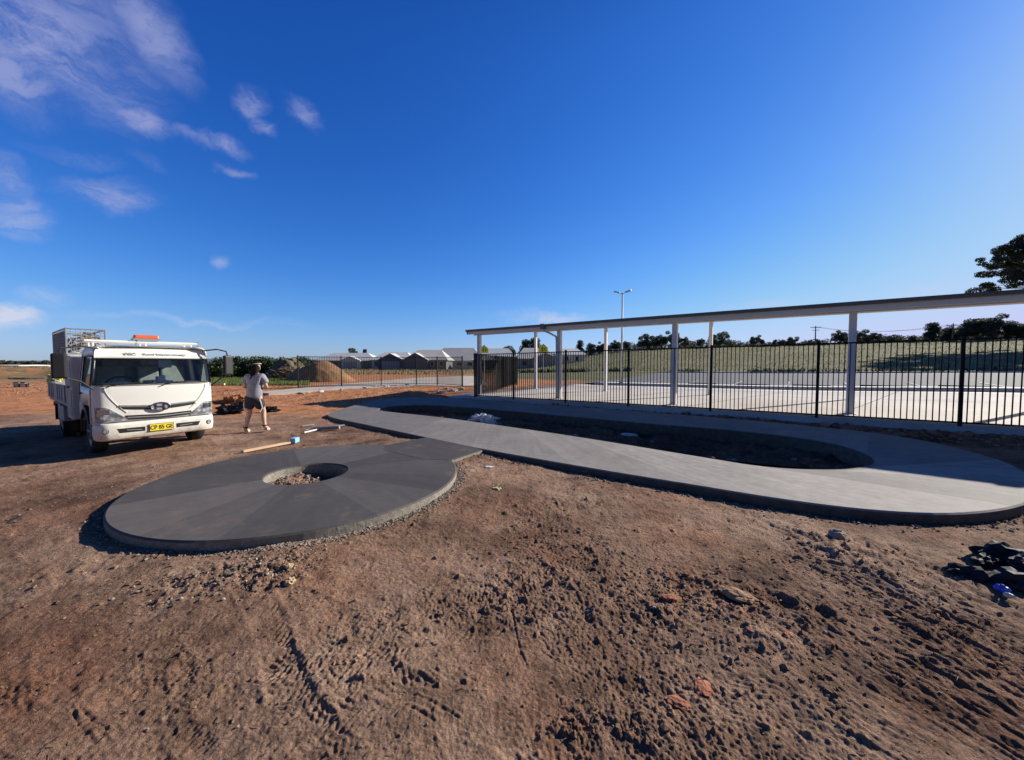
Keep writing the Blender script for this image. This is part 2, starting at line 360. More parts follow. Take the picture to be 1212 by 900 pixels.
M['fence']=plain('black_powder_coat',(.008,.008,.009),.6,0,.2,3,0,.25)
M['post']=plain('pale_grey_post_paint',(.68,.67,.70),.5,0,.06,2)
M['roofdark']=plain('charcoal_gutter_paint',(.13,.145,.15),.45,0,.1,3)
M['roofsheet']=plain('pale_roof_sheet',(.62,.63,.64),.35,.1,.06,2)
M['orange']=plain('orange_beacon_plastic',(.72,.13,.05),.4,0,.12,6)
M['yellow']=plain('yellow_plate',(.85,.66,.03),.5,0,.05,6)
M['redbrick']=plain('red_brick',(.36,.13,.07),.9,0,.25,30,.5)
M['stone']=plain('grey_stone',(.30,.27,.24),.9,0,.3,18,.6)
M['palestone']=plain('pale_stone',(.62,.58,.52),.9,0,.2,14,.6)
M['stonec']=plain('cream_stone',(.48,.36,.20),.9,0,.2,20,.6)
M['timber']=plain('raw_timber',(.60,.42,.25),.7,0,.15,10)
M['blue']=plain('pale_blue_paint',(.25,.55,.75),.5,0,.1,8)
M['deepblue']=plain('blue_plastic',(.02,.08,.55),.35,0,.1,8)
M['bark']=plain('eucalypt_bark',(.16,.13,.11),.9,0,.3,4,.4)
M['sheet']=plain('black_plastic_sheet',(.022,.024,.032),.7,0,.4,7,.4,.2)
M['hivis']=plain('yellow_cloth',(.75,.72,.30),.8,0,.15,8)
M['skin']=plain('skin',(.50,.30,.21),.55,0,.08,9)
M['shirt']=plain('grey_cotton',(.27,.26,.31),.9,0,.22,9,.4)
M['shorts']=plain('dark_shorts',(.022,.022,.035),.8,0,.2,10)
M['hair']=plain('dark_brown_hair',(.016,.011,.008),.8,0,.35,25,.3,.1)
M['shoe']=plain('pale_shoe',(.60,.47,.40),.7,0,.15,12)
def mat_glass():
    m=bpy.data.materials.new('tinted_glass'); m.use_nodes=True; nt=m.node_tree; nt.nodes.remove(nt.nodes['Principled BSDF'])
    o=nt.nodes['Material Output']; t=N_(nt,'ShaderNodeBsdfTransparent'); t.inputs[0].default_value=(.86,.92,.90,1)
    g=N_(nt,'ShaderNodeBsdfGlossy',i_Roughness=.03); f=N_(nt,'ShaderNodeFresnel',i_IOR=1.5)
    mx=N_(nt,'ShaderNodeMixShader'); nt.links.new(f.outputs[0],mx.inputs[0]); nt.links.new(t.outputs[0],mx.inputs[1]); nt.links.new(g.outputs[0],mx.inputs[2]); nt.links.new(mx.outputs[0],o.inputs[0]); return m
M['glass']=mat_glass()
def mat_lens():
    m,nt,b=newmat('headlamp_lens'); b.inputs['Base Color'].default_value=(.62,.64,.65,1); b.inputs['Roughness'].default_value=.12; b.inputs['Metallic'].default_value=.45
    v=N_(nt,'ShaderNodeTexVoronoi',i_Scale=11.0); tc=N_(nt,'ShaderNodeTexCoord'); nt.links.new(tc.outputs['Object'],v.inputs['Vector'])
    r=ramp(nt,v.outputs['Distance'],[(.1,(.85,.86,.88)),(.4,(.45,.47,.49)),(.7,(.2,.21,.22))]); nt.links.new(r.outputs[0],b.inputs['Base Color'])
    bump(nt,b,v.outputs['Distance'],.4,.02); return m
M['lens']=mat_lens()
def mat_rooftin(name,col):
    m,nt,b=newmat(name); tc=N_(nt,'ShaderNodeTexCoord'); w=N_(nt,'ShaderNodeTexWave',i_Scale=2.5); nt.links.new(tc.outputs['Object'],w.inputs[0])
    n=noise(nt,.5,3); r=ramp(nt,n.outputs[0],[(.3,tuple(c*.85 for c in col)),(.7,col)]); nt.links.new(r.outputs[0],b.inputs['Base Color']); b.inputs['Roughness'].default_value=.5
    bump(nt,b,w.outputs[0],.3,.03); return m
M['tin_white']=mat_rooftin('pale_tin_roof',(.74,.73,.71)); M['tin_grey']=mat_rooftin('grey_tin_roof',(.20,.21,.23)); M['tin_cream']=mat_rooftin('cream_tin_roof',(.66,.62,.56))
M['render_cream']=plain('cream_render',(.55,.48,.38),.9,0,.08,1); M['render_grey']=plain('grey_render',(.16,.17,.19),.9,0,.1,1); M['render_white']=plain('white_render',(.68,.67,.64),.9,0,.06,1)
M['window']=plain('dark_window_glass',(.03,.035,.045),.1,0,.2,1); M['garage']=plain('garage_door_paint',(.42,.41,.40),.6,0,.06,1)
M['asphalt']=plain('asphalt',(.115,.113,.125),.9,0,.2,1.3,.3)
M['kerb']=plain('kerb_concrete',(.50,.48,.46),.85,0,.12,2,.2)
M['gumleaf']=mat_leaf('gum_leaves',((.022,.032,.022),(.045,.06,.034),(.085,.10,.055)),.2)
M['farleaf']=mat_leaf('distant_gum_leaves',((.05,.065,.052),(.085,.10,.072),(.13,.145,.095)),.3)  # greyed and lightened: distance haze is put into this leaf colour
M['shrubleaf']=mat_leaf('shrub_leaves',((.014,.03,.014),(.035,.065,.024),(.09,.13,.045)))
M['drygrass']=mat_leaf('dry_grass',((.08,.09,.045),(.18,.175,.09),(.36,.31,.19)),.4)
M['greengrass']=mat_leaf('green_grass',((.06,.10,.025),(.14,.19,.05),(.28,.29,.10)),.5)
def mat_pave():
    m,nt,b=newmat('pavement_concrete'); L=nt.links.new
    n1=noise(nt,.25,6,.6); r=ramp(nt,n1.outputs[0],[(.3,(.42,.37,.335)),(.5,(.51,.465,.43)),(.7,(.58,.545,.52))])
    n2_=noise(nt,6,5,.7); f=ramp(nt,n2_.outputs[0],[(.3,(.88,)*3),(.7,(1.08,)*3)]); c=mix(nt,1,r.outputs[0],f.outputs[0],'MULTIPLY')
    L(c,b.inputs['Base Color']); b.inputs['Roughness'].default_value=.85; bump(nt,b,n2_.outputs[0],.2,.01); return m
M['pave']=mat_pave()
def mat_track_edge():
    m,nt,b=newmat('rough_slab_edge'); n=noise(nt,14,6,.75); v=noise(nt,55,3,.6)
    r=ramp(nt,n.outputs[0],[(.3,(.17,.155,.13)),(.6,(.31,.28,.235)),(.8,(.42,.39,.33))]); nt.links.new(r.outputs[0],b.inputs['Base Color']); b.inputs['Roughness'].default_value=.95
    p=bump(nt,b,n.outputs[0],.8,.03); bump(nt,b,v.outputs[0],.6,.01,p); return m
M['edge']=mat_track_edge()
M['loopedge']=plain('painted_shade_slab_edge',(.10,.09,.078),.95,0,.35,9,.7)  # loop slab sides coloured dark to stand in for the shade on them

# ------------------------------------------------------------------ object helpers
def tag(o,label=None,cat=None,group=None,kind=None):
    if label: o['label']=label
    if cat: o['category']=cat
    if group: o['group']=group
    if kind: o['kind']=kind
    return o
def empty(name,loc=(0,0,0),rz=0,**k):
    o=bpy.data.objects.new(name,None); o.empty_display_size=.1; COL.objects.link(o); o.location=loc; o.rotation_euler=(0,0,rz); tag(o,**k); return o
class MB:
    def __init__(s): s.v=[]; s.f=[]; s.m=[]; s.cur=0
    def add(s,vs,fs):
        b=len(s.v); s.v+= [tuple(v) for v in vs]; s.f+=[tuple(i+b for i in f) for f in fs]; s.m+=[s.cur]*len(fs); return s
    def box(s,c,size,rot=None,taper=1.0):
        x,y,z=[a/2 for a in size]; vs=[]
        for sz in(-1,1):
            t=taper if sz>0 else 1
            for sx,sy in((-1,-1),(1,-1),(1,1),(-1,1)): vs.append(Vector((sx*x*t,sy*y*t,sz*z)))
        if rot is not None:
            rm=rot if isinstance(rot,Matrix) else Matrix.Rotation(rot,3,'Z'); vs=[rm@v for v in vs]
        c=Vector(c); return s.add([v+c for v in vs],[(0,3,2,1),(4,5,6,7),(0,1,5,4),(1,2,6,5),(2,3,7,6),(3,0,4,7)])
    def tube(s,pts,r,seg=8,cap=True):
        pts=[Vector(p) for p in pts]; rs=r if isinstance(r,(list,tuple)) else [r]*len(pts); b=len(s.v); up=None
        for i,p in enumerate(pts):
            t=(pts[min(i+1,len(pts)-1)]-pts[max(i-1,0)]).normalized()
            if up is None: up=Vector((0,0,1)) if abs(t.z)<.9 else Vector((1,0,0))
            a=t.cross(up).normalized(); c=a.cross(t).normalized(); up=c
            for k in range(seg):
                w=2*math.pi*k/seg; s.v.append(tuple(p+(a*math.cos(w)+c*math.sin(w))*rs[i]))
        for i in range(len(pts)-1):
            for k in range(seg):
                k2=(k+1)%seg; s.f.append((b+i*seg+k,b+i*seg+k2,b+(i+1)*seg+k2,b+(i+1)*seg+k)); s.m.append(s.cur)
        if cap:
            s.f.append(tuple(b+k for k in range(seg))[::-1]); s.f.append(tuple(b+(len(pts)-1)*seg+k for k in range(seg))); s.m+=[s.cur]*2
        return s
    def prism(s,poly,z0,z1):
        n=len(poly); b=[(x,y,z0) for x,y in poly]+[(x,y,z1) for x,y in poly]
        return s.add(b,[tuple(range(n))[::-1],tuple(range(n,2*n))]+[(i,(i+1)%n,n+(i+1)%n,n+i) for i in range(n)])
    def build(s,name,mat,parent=None,bev=0,smooth=False,**k):
        me=bpy.data.meshes.new(name); me.from_pydata(s.v,[],s.f)
        for m in (mat if isinstance(mat,(list,tuple)) else [mat]): me.materials.append(m)
        if isinstance(mat,(list,tuple)): me.polygons.foreach_set('material_index',s.m)
        me.update()
        if smooth: me.polygons.foreach_set('use_smooth',[True]*len(me.polygons))
        o=bpy.data.objects.new(name,me); COL.objects.link(o)
        if parent: o.parent=parent
        if bev:
            b=o.modifiers.new('bevel','BEVEL'); b.width=bev; b.segments=2; b.limit_method='ANGLE'
        tag(o,**k); return o
def fast_mesh(name,verts,faces4,mat,kind=None,**k):
    me=bpy.data.meshes.new(name); nv=len(verts); nf=len(faces4); w=faces4.shape[1]
    me.vertices.add(nv); me.vertices.foreach_set('co',np.asarray(verts,np.float32).ravel())
    me.loops.add(nf*w); me.loops.foreach_set('vertex_index',faces4.astype(np.int32).ravel())
    me.polygons.add(nf); me.polygons.foreach_set('loop_start',np.arange(0,nf*w,w,dtype=np.int32)); me.polygons.foreach_set('loop_total',np.full(nf,w,np.int32))
    me.update(calc_edges=True); me.materials.append(mat)
    o=bpy.data.objects.new(name,me); COL.objects.link(o); tag(o,kind=kind,**k); return o
def copy_tree(o,parent=None):
    c=o.copy(); COL.objects.link(c)
    if parent: c.parent=parent
    for ch in [q for q in bpy.data.objects if q.parent==o]: copy_tree(ch,c)
    return c

# ------------------------------------------------------------------ ground sheet
def build_ground():
    rs=[.55]
    while rs[-1]<4200:
        r=rs[-1]; st=.0034 if r<4.5 else (.0058 if r<30 else .03); rs.append(r*(1+st))
    rs=np.array(rs)
    fa=np.radians(np.linspace(-60,60,840)); ot=np.radians(np.linspace(60,300,60)[1:-1]); an=np.concatenate([fa,ot])
    A,Rr=np.meshgrid(an,rs); x=(Rr*np.sin(A)).ravel(); y=(Rr*np.cos(A)).ravel()
    z=H(x,y)
    na=len(an); nr=len(rs)
    x=np.append(x,0.);y=np.append(y,0.);z=np.append(z,0.)
    i=np.arange(nr-1)[:,None]*na; j=np.arange(na)[None,:]; j2=(j+1)%na
    f=np.stack([i+j,i+na+j,i+na+j2,i+j2],-1).reshape(-1,4)[:,::-1]
    o=fast_mesh('ground',np.stack([x,y,z],1),f,M['ground'],kind='structure')
    # albedo masks: clay, grass, damp
    d,n=toDN(x,y); w=fbm(x*.25,y*.25,4,201); w2=fbm(x*.9,y*.9,3,202); rr=np.hypot(x,y); k=x/np.maximum(y,.5)
    yy=y-.25*x*(x<0)*.0
    orange=ss(y+1.6*w,11.5,15.5)*(1-ss(n,14,16)*(d>-16)); orange*=(1-.4*ss(w2,.1,.7))
    fr=1-ss(k,-.1,.05)*ss(rr,20,30)
    grass_l=ss(k+.03*w,-.80,-.755)*(1-ss(k+.03*w,-.57,-.53))*ss(y+2*w,30,33)
    grass_far=ss(rr+12*w,48,62)*(.35+.65*ss(w+.6*w2,-.5,.3))
    grass_far=np.where(k<-1,grass_far*.7,grass_far)
    grass_r=ss(k,-.12,.02)*ss(n,30,33)
    g=np.maximum.reduce([grass_l,grass_far,grass_r])
    # bare strip in front of the houses
    g=g*(1-.8*ss(k,-.56,-.52)*(1-ss(k,-.2,-.1))*(1-ss(y,64,80)))
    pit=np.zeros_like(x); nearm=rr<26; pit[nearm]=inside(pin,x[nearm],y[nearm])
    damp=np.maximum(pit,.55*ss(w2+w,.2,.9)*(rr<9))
    c=np.stack([orange,g,damp,np.ones_like(x)],1).astype(np.float32)
    a=o.data.attributes.new('ground_mask','FLOAT_COLOR','POINT'); a.data.foreach_set('color',c.ravel())
    return o
GROUND=build_ground()

# ------------------------------------------------------------------ concrete track
def ring_slab(name,outer,inner,top,bottom,mat,panels,**k):
    m=len(outer); c_in=inner.mean(0)
    def inset(p,amt):      # move ring towards the other ring
        nx=np.roll(p,-1,0)-np.roll(p,1,0); nrm=np.stack([-nx[:,1],nx[:,0]],1); nrm/=np.linalg.norm(nrm,axis=1)[:,None]
        return p+nrm*amt
    o1=inset(outer,.018); i1=inset(inner,-.018)
    rings=[(outer,bottom),(outer,top-.018),(o1,top)]
    for s in(.33,.66): rings.append((o1*(1-s)+i1*s,top))
    rings+=[(i1,top),(inner,top-.018),(inner,bottom)]
    v=[]; f=[]
    wob=.004*np.sin(np.arange(m)*.9)
    for p,z in rings:
        for q in range(m): v.append((p[q,0],p[q,1],z))
    for r in range(len(rings)-1):
        for q in range(m):
            q2=(q+1)%m; f.append((r*m+q,r*m+q2,(r+1)*m+q2,(r+1)*m+q))
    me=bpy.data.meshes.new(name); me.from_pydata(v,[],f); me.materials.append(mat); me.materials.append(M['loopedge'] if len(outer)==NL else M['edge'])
    a=me.attributes.new('panel','FLOAT_COLOR','CORNER'); cc=[]
    rr=random.Random(len(panels))
    for r in range(len(rings)-1):
        for q in range(m):
            t=q/m; pi=max([i for i,p in enumerate(panels) if p[0]<=t],default=len(panels)-1)
            tone=panels[pi][1]
            mid=(outer[q]+inner[q])/2; tg=outer[(q+1)%m]-outer[q]
            s0=int(panels[pi][0]*m); nm=outer[s0]-inner[s0]; ang=math.atan2(nm[1],nm[0])
            cc+=[(tone,((-ang)/(2*math.pi))%1,0,1)]*4
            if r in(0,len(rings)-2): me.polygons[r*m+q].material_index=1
    a.data.foreach_set('color',np.array(cc,np.float32).ravel())
    me.update(); o=bpy.data.objects.new(name,me); COL.objects.link(o)
    bm=bmesh.new(); bm.from_mesh(me); bmesh.ops.recalc_face_normals(bm,faces=bm.faces); bm.to_mesh(me); bm.free()
    tag(o,**k); return o
def panelset(n,seed,lo=.2,hi=.9,jit=.01):
    r=random.Random(seed); return [(i/n+(r.uniform(-jit,jit) if i else 0),r.uniform(lo,hi)) for i in range(n)]
# disc panels start at angle 0 (=+X) counter clockwise
disc_p=[(0, 0.45), (0.085, 0.21), (0.17, 0.61), (0.26, 0.76), (0.345, 0.33), (0.43, 0.21), (0.5, 0.33), (0.6, 0.96), (0.7, 0.69), (0.765, 0.37), (0.87, 0.7), (0.94, 0.28)]
loop_p=[(0,.16),(.05,.20),(.10,.36),(.15,.44),(.20,.58),(.245,.82),(.285,.95),(.32,.50),(.36,.86),(.40,.40),(.46,.62),(.52,.5),(.58,.58),(.64,.42),(.70,.5),(.76,.38),(.82,.3),(.88,.22),(.94,.12)]
ring_slab('path',W_out,W_in,.186,-.42,M['loop'],loop_p,kind='structure')
o=ring_slab('path',disc_out,disc_in,.180,-.30,M['disc'],disc_p,kind='structure')
mb=MB(); n_=len(bridge); 
bi=[]
cb=(sum(p[0] for p in bridge)/n_,sum(p[1] for p in bridge)/n_)
for x,y in bridge: 
    L=math.hypot(x-cb[0],y-cb[1]); s=(L-.02)/L; bi.append((cb[0]+(x-cb[0])*s,cb[1]+(y-cb[1])*s))
vs=[(x,y,-.3) for x,y in bridge]+[(x,y,.168) for x,y in bridge]+[(x,y,.183) for x,y in bi]
fs=[(i,(i+1)%n_,n_+(i+1)%n_,n_+i) for i in range(n_)]
mb.add(vs,fs); mb.cur=1; mb.f+=[(n_+i,n_+(i+1)%n_,2*n_+(i+1)%n_,2*n_+i) for i in range(n_)]+[tuple(range(2*n_,3*n_))]; mb.m+=[1]*(n_+1)
ob=mb.build('path',[M['edge'],M['disc']],kind='structure')
a=ob.data.attributes.new('panel','FLOAT_COLOR','CORNER'); a.data.foreach_set('color',np.tile(np.array((.24,.1,0,1),np.float32),len(ob.data.loops)))

# ------------------------------------------------------------------ pavement, kerb, road behind the fence
def sheet(name,d0,d1,n0,n1,off,mat,step_d=1.2,step_n=1.2,skirt=None,zf=None,**k):
    ds=np.linspace(d0,d1,max(2,int((d1-d0)/step_d)+1)); ns=np.linspace(n0,n1,max(2,int((n1-n0)/step_n)+1))
    A,B=np.meshgrid(ds,ns); x=A*D[0]+B*N[0]; y=A*D[1]+B*N[1]
    z=PZ(A)+far_rise(x,y)+off
    nd=len(ds); nn=len(ns); i=np.arange(nn-1)[:,None]*nd; j=np.arange(nd-1)[None,:]
    f=np.stack([i+j,i+j+1,i+nd+j+1,i+nd+j],-1).reshape(-1,4)
    V=np.stack([x.ravel(),y.ravel(),z.ravel()],1)
    if skirt:
        e=[list(range(nd)),[i*nd+nd-1 for i in range(nn)],[(nn-1)*nd+i for i in range(nd)][::-1],[i*nd for i in range(nn)][::-1]]
        loop=sum([q[:-1] for q in e],[]); b=len(V); low=V[loop].copy(); low[:,2]-=skirt; V=np.concatenate([V,low]); m=len(loop)
        f=np.concatenate([f,np.array([(loop[(q+1)%m],loop[q],b+q,b+(q+1)%m) for q in range(m)])])
    return fast_mesh(name,V,f,mat,**k)
sheet('pavement',-14.6,34,NFENCE-.12,27.3,0,M['pave'],skirt=.35,kind='structure')
sheet('kerb',-13,60,27.3,28.6,.15,M['kerb'],skirt=.4,kind='structure')
sheet('road',-26,110,28.6,50,-.02,M['asphalt'],2,2,skirt=.3,kind='structure')
sheet('kerb',-26,110,50,50.35,.10,M['kerb'],2,.35,skirt=.4,kind='structure')
# saw-cut joints in the pavement: narrow dark inlaid strips
mb=MB()
def joint(a,b,w=.03):
    steps=10
    dx,dy=b[0]-a[0],b[1]-a[1]; L=math.hypot(dx,dy); nx,ny=-dy/L*w/2,dx/L*w/2
    vs=[];fs=[]
    for i in range(steps+1):
        x=a[0]+dx*i/steps; y=a[1]+dy*i/steps; dd,_=toDN(x,y); z=float(PZ(dd)+far_rise(np.array([x]),np.array([y]))[0])+.004
        vs+=[(x+nx,y+ny,z),(x-nx,y-ny,z)]
    for i in range(steps): fs.append((2*i,2*i+2,2*i+3,2*i+1))
    mb.add(vs,fs)
for d in np.arange(-12,33,4.2): joint(DN(d,14.3),DN(d+3.2,27.3),.04)
joint(DN(-14,21.5),DN(33,21.5),.03)
mb.build('road_markings',M['asphalt'],kind='structure')
# painted bay lines beyond the wheel stops
mb=MB()
for i in range(-3,12):
    d=-2.6+i*3.05
    joint(DN(d-1.4,30.3),DN(d-1.4,35),.10)
mb.build('road_markings',M['white'],kind='structure')
M['pathc']=plain('dusty_path_concrete',(.46,.40,.34),.9,0,.2,.8,.2)
# concrete path along the left fence
lp=[(300,464.5),(318,463),(353,459.5),(404,454.5),(450,451),(491,447.5),(525,446),(562,445),(575,452),(575,456.5),(548,457.0),(517,456.5),(491,456.5),(450,458.5),(404,460.5),(353,463.5),(318,465.5)]
poly=[P(px,py,.24) for px,py in lp]
mb=MB().prism(poly,.0,.24); mb.build('path',M['pathc'],kind='structure')
# wheel stops
ws=None
wl=[-5.9,-2.85,.3,3.5,6.6,9.6,12.7]
wlab=['black rubber wheel stop left of the tallest white canopy post, farthest left of its row','black rubber wheel stop second from the left in the row behind the kerb','black rubber wheel stop just left of the nearest canopy post','black rubber wheel stop just right of the nearest canopy post','black rubber wheel stop left of the nearest black fence post','black rubber wheel stop at the right edge of the photo','black rubber wheel stop beyond the right edge post']
for i,d in enumerate(wl[:6]):
    c=DN(d,30.2); z=float(PZ(d)+far_rise(np.array([c[0]]),np.array([c[1]]))[0])-.02
    mb=MB(); pr=[(-.95,-.09),(-.90,-.10),(.90,-.10),(.95,-.09),(.95,.09),(.90,.10),(-.90,.10),(-.95,.09)]
    vs=[(x,y,0) for x,y in pr]+[(x*.985,y*.6,.13) for x,y in pr]; mb.add(vs,[tuple(range(8))[::-1],tuple(range(8,16))]+[(q,(q+1)%8,8+(q+1)%8,8+q) for q in range(8)])
    if ws is None: o=mb.build('wheel_stop',M['black'],bev=.01); ws=o
    else: o=ws.copy(); COL.objects.link(o)
    o.location=(c[0],c[1],z); o.rotation_euler=(0,0,TH); tag(o,wlab[i],'wheel stop','wheel stops behind the white kerb')

# ------------------------------------------------------------------ fences
def panel(a,b,h,pick=.112,low=.09):
    mb=MB(); a=Vector(a); b=Vector(b); L=(b-a).length; ang=math.atan2(b.y-a.y,b.x-a.x)
    for zz in(low,h-.03):
        mb.tube([a+Vector((0,0,zz)),b+Vector((0,0,zz))],.02,4)
    n=int(L/pick); 
    for i in range(1,n):
        p=a.lerp(b,i/n); mb.box((p.x,p.y,p.z+(low+h-.03)/2),(.021,.021,h-.03-low),ang)
    return mb
def fence(pts,h,label,root_label_cat='fence',gaps=()):
    o0=pts[0]; r=empty('metal_fence',o0,0,label=label,cat=root_label_cat)
    rel=[tuple(Vector(p)-Vector(o0)) for p in pts]
    for i,p in enumerate(rel):
        nx=rel[min(i+1,len(rel)-1)]; pv=rel[max(i-1,0)]; ang=math.atan2(nx[1]-pv[1],nx[0]-pv[0])
        MB().box((p[0],p[1],p[2]+h/2-.08),(.07,.07,h+.2),Matrix.Rotation(rng.uniform(-.006,.006),3,'Y')@Matrix.Rotation(ang,3,'Z')).box((p[0],p[1],p[2]+h+.03),(.08,.08,.02),ang).build('post',M['fence'],r)
    for i in range(len(rel)-1):
        if i in gaps: continue
        panel(rel[i],rel[i+1],h).build('fence_panel',M['fence'],r)
    return r
fd=[-12.95,-10.55,-7.85,-5.2,-2.45,.27,2.97,5.67,8.37,11.07]
fp=[(*DN(d,NFENCE),float(PZ(d))) for d in fd]
fence(fp,2.12,'long black metal picket fence standing in front of the white canopy')
# return fence running away from its far corner
c0=fp[0]; c1=(-.95,22.9,.2); c2=(-.3,26.0,.2); c3=(.35,29.0,.2)
rf=[( -1.78,19.3,.18),(c1[0],c1[1],.17),c2,c3]
fence(rf,2.12,'black picket fence running away from the corner under the far canopy end')
lf=[(-13.75,24.6,.22),(-12.0,26.9,.22),(-9.75,28.5,.22),(-7.15,28.6,.22),(-5.55,28.4,.22),(-3.45,26.6,.22),(-2.2,22.9,.2)]
fence(lf[:6],2.08,'black picket fence in the middle distance in front of the houses')

# ------------------------------------------------------------------ canopy
can=empty('canopy_shelter',(*DN(-14.1,15.45),float(PZ(-14.1))),TH,label='long covered walkway with white steel posts and thin dark edged roof',cat='canopy')
oz=float(PZ(-14.1))
def cl(d,n,z): return (d+14.1,n-15.45,z-oz)     # canopy local
dend0,dend1=-14.55,17.5
slope=math.tan(R(5.2)); zg=3.50
fpost=[-14.1,-9.09,-4.01,1.08,6.15,11.2,16.3]; 
for d in fpost:
    z0=float(PZ(d)); z1=zg-.13
    c=cl(d,15.45,0)
    MB().box((c[0],c[1],(z0-.01+z1)/2-oz),(.18,.18,z1-z0+.02)).box((c[0],c[1],z0-oz+.012),(.30,.30,.02)).build('post',M['post'],can,bev=.008)
for d in[-14.3,-9.35,-3.8,1.47,6.7,11.9,16.9]:
    z0=float(PZ(d)); z1=zg-.13+slope*5.75; c=cl(d,21.2,0)
    MB().box((c[0],c[1],(z0-.01+z1)/2-oz),(.16,.16,z1-z0+.02)).box((c[0],c[1],z0-oz+.012),(.28,.28,.02)).build('post',M['post'],can,bev=.008)
Lr=dend1-dend0; mx=(dend0+dend1)/2
rot=Matrix.Rotation(math.atan(slope),3,'X')
# beams along both post rows, cross beams, purlins
def beam(n,zc,h,w,name,mat):
    c=cl(mx,n,zc); MB().box(c,(Lr-.16,w,h)).build(name,mat,can,bev=.004)
beam(15.45,zg-.045,.19,.10,'front_beam',M['post']); beam(21.2,zg-.045+slope*5.75,.19,.10,'rear_beam',M['post'])
for d in fpost:
    c=cl(d,18.3,zg-.045+slope*2.85); MB().box(c,(.08,5.62,.12),rot).build('cross_beam',M['post'],can)
# roof sheet with folded ribs
mb=MB(); nn0,nn1=14.95,21.85; z_at=lambda n:zg+.085+slope*(n-15.45)
ds=np.arange(dend0,dend1+.01,.19)
prof=[]
for i,d in enumerate(ds[:-1]):
    prof+=[(d,0),(d+.145,0),(d+.155,.028),(d+.18,.028)]
prof.append((ds[-1],0)); vs=[];fs=[]
for d,hh in prof:
    for n in(nn0,nn1): vs.append(cl(d,n,z_at(n)+hh))
for i in range(len(prof)-1): fs.append((2*i,2*i+2,2*i+3,2*i+1))
mb.add(vs,fs); o=mb.build('roof',M['roofsheet'],can); so=o.modifiers.new('solid','SOLIDIFY'); so.thickness=.008; so.offset=-1
# fascia (white) behind a dark quad gutter
c=cl(mx,14.985,zg-.025); MB().box(c,(Lr,.03,.19)).build('fascia',M['white'],can)
mb=MB(); gp=[(0,-.03),(0,.065),(-.012,.07),(-.05,.075),(-.115,.075),(-.12,.05),(-.10,-.01),(-.085,-.03)]
vs=[];n_=len(gp)
for d in(dend0-.02,dend1): vs+=[cl(d,14.968+a,zg+.055+b) for a,b in gp]
mb.add(vs,[tuple(range(n_)),tuple(range(n_,2*n_))[::-1]]+[(i,(i+1)%n_,n_+(i+1)%n_,n_+i) for i in range(n_)])
mb.build('gutter',M['roofdark'],can)
for n in(14.99,21.85):pass
c=cl(dend0+.01,18.4,zg+.03+slope*2.95); MB().box(c,(.03,6.95,.16),rot).build('end_flashing',M['roofdark'],can)
c=cl(mx,21.87,z_at(21.87)-.08); MB().box(c,(Lr,.03,.18)).build('rear_fascia',M['whitedirty'],can)
# downpipe on the second front post
def dp(d):
    q=[cl(d-.55,14.93,zg+.02),cl(d-.55,14.95,zg-.16),cl(d-.38,15.15,zg-.25),cl(d-.12,15.33,zg-.42),cl(d-.10,15.36,zg-.7),cl(d-.10,15.36,float(PZ(d))+.02)]
    MB().tube(q,.045,8).build('downpipe',M['whitedirty'],can,smooth=True)
    MB().box(cl(d-.55,14.90,zg+.03),(.22,.19,.24)).build('rain_head',M['roofdark'],can)
dp(-9.09); dp(6.15)

# ------------------------------------------------------------------ street lamp
x,y=DN(-9.3,27.85); x,y=P(735.5,453,.32)[0],P(735.5,453,.32)[1]
x,y=x*.96,y*.96
zb=HC+(430-453)*y/453*1.0
st=empty('street_lamp',(x,y,.36),R(-30),label='tall slim twin headed street lamp standing by the kerb behind the canopy',cat='street lamp')
MB().tube([(0,0,0),(0,0,3),(0,0,6.75)],[.085,.07,.05],10).build('pole',M['whitedirty'],st,smooth=True)
MB().box((0,0,.015),(.32,.32,.03)).build('base_plate',M['steel'],st)
for s in(-1,1):
    MB().tube([(0,0,6.62),(s*.10,0,6.70),(s*.22,0,6.76)],.03,6).build('arm',M['whitedirty'],st)
    rm=Matrix.Rotation(-s*.30,3,'Y'); MB().box((s*.42,0,6.83),(.46,.26,.09),rm).build('lamp_head',M['steel'],st,bev=.03)

# ------------------------------------------------------------------ crossing signs (yellow-green)
def sign(px,py,Y,lab,grp,poleoff=0):
    x,_,z=PY(px,py,Y); zb=float(H1(x,Y)); r=empty('crossing_sign',(x,Y,zb),0,label=lab,cat='road sign',group=grp)
    t=z-zb
    MB().tube([(0,.03,0),(0,.03,t+.35)],.03,8).build('pole',M['steel'],r)
    s=.42; pl=[(-s,-s*.9),(s,-s*.9),(s,s*.15),(0,s*1.05),(-s,s*.15)]
    mb=MB(); n_=5; mb.add([(a,0,t+b) for a,b in pl]+[(a,-.02,t+b) for a,b in pl],[(0,1,2,3,4),(9,8,7,6,5)]+[(i,(i+1)%5,5+(i+1)%5,5+i) for i in range(5)])
    f=mb.build('sign_board',plain('fluorescent_yellow_green',(.62,.80,.05),.5,0,.04,4),r)
    mb=MB()   # two walking figures
    for cx,k in((-.09,1.0),(.15,.8)):
        yv=-.026
        def seg2(a,b,w):
            a=Vector((a[0]*k+cx,yv,t-.08+a[1]*k)); b=Vector((b[0]*k+cx,yv,t-.08+b[1]*k)); mb.tube([a,b],w*k,6)
        seg2((0,.16),(0,.0),.035); seg2((0,0),(-.07,-.2),.022); seg2((0,0),(.07,-.2),.022); seg2((0,.13),(-.09,.02),.016); seg2((0,.13),(.09,.03),.016); seg2((0,.22),(0,.25),.035)
    mb.build('walking_figures',M['black'],f)
sign(573,413.5,38,'yellow green crossing sign on a pole behind the first canopy post','crossing signs')
sign(643,412.5,36,'yellow green crossing sign on a pole between second and third canopy posts','crossing signs')

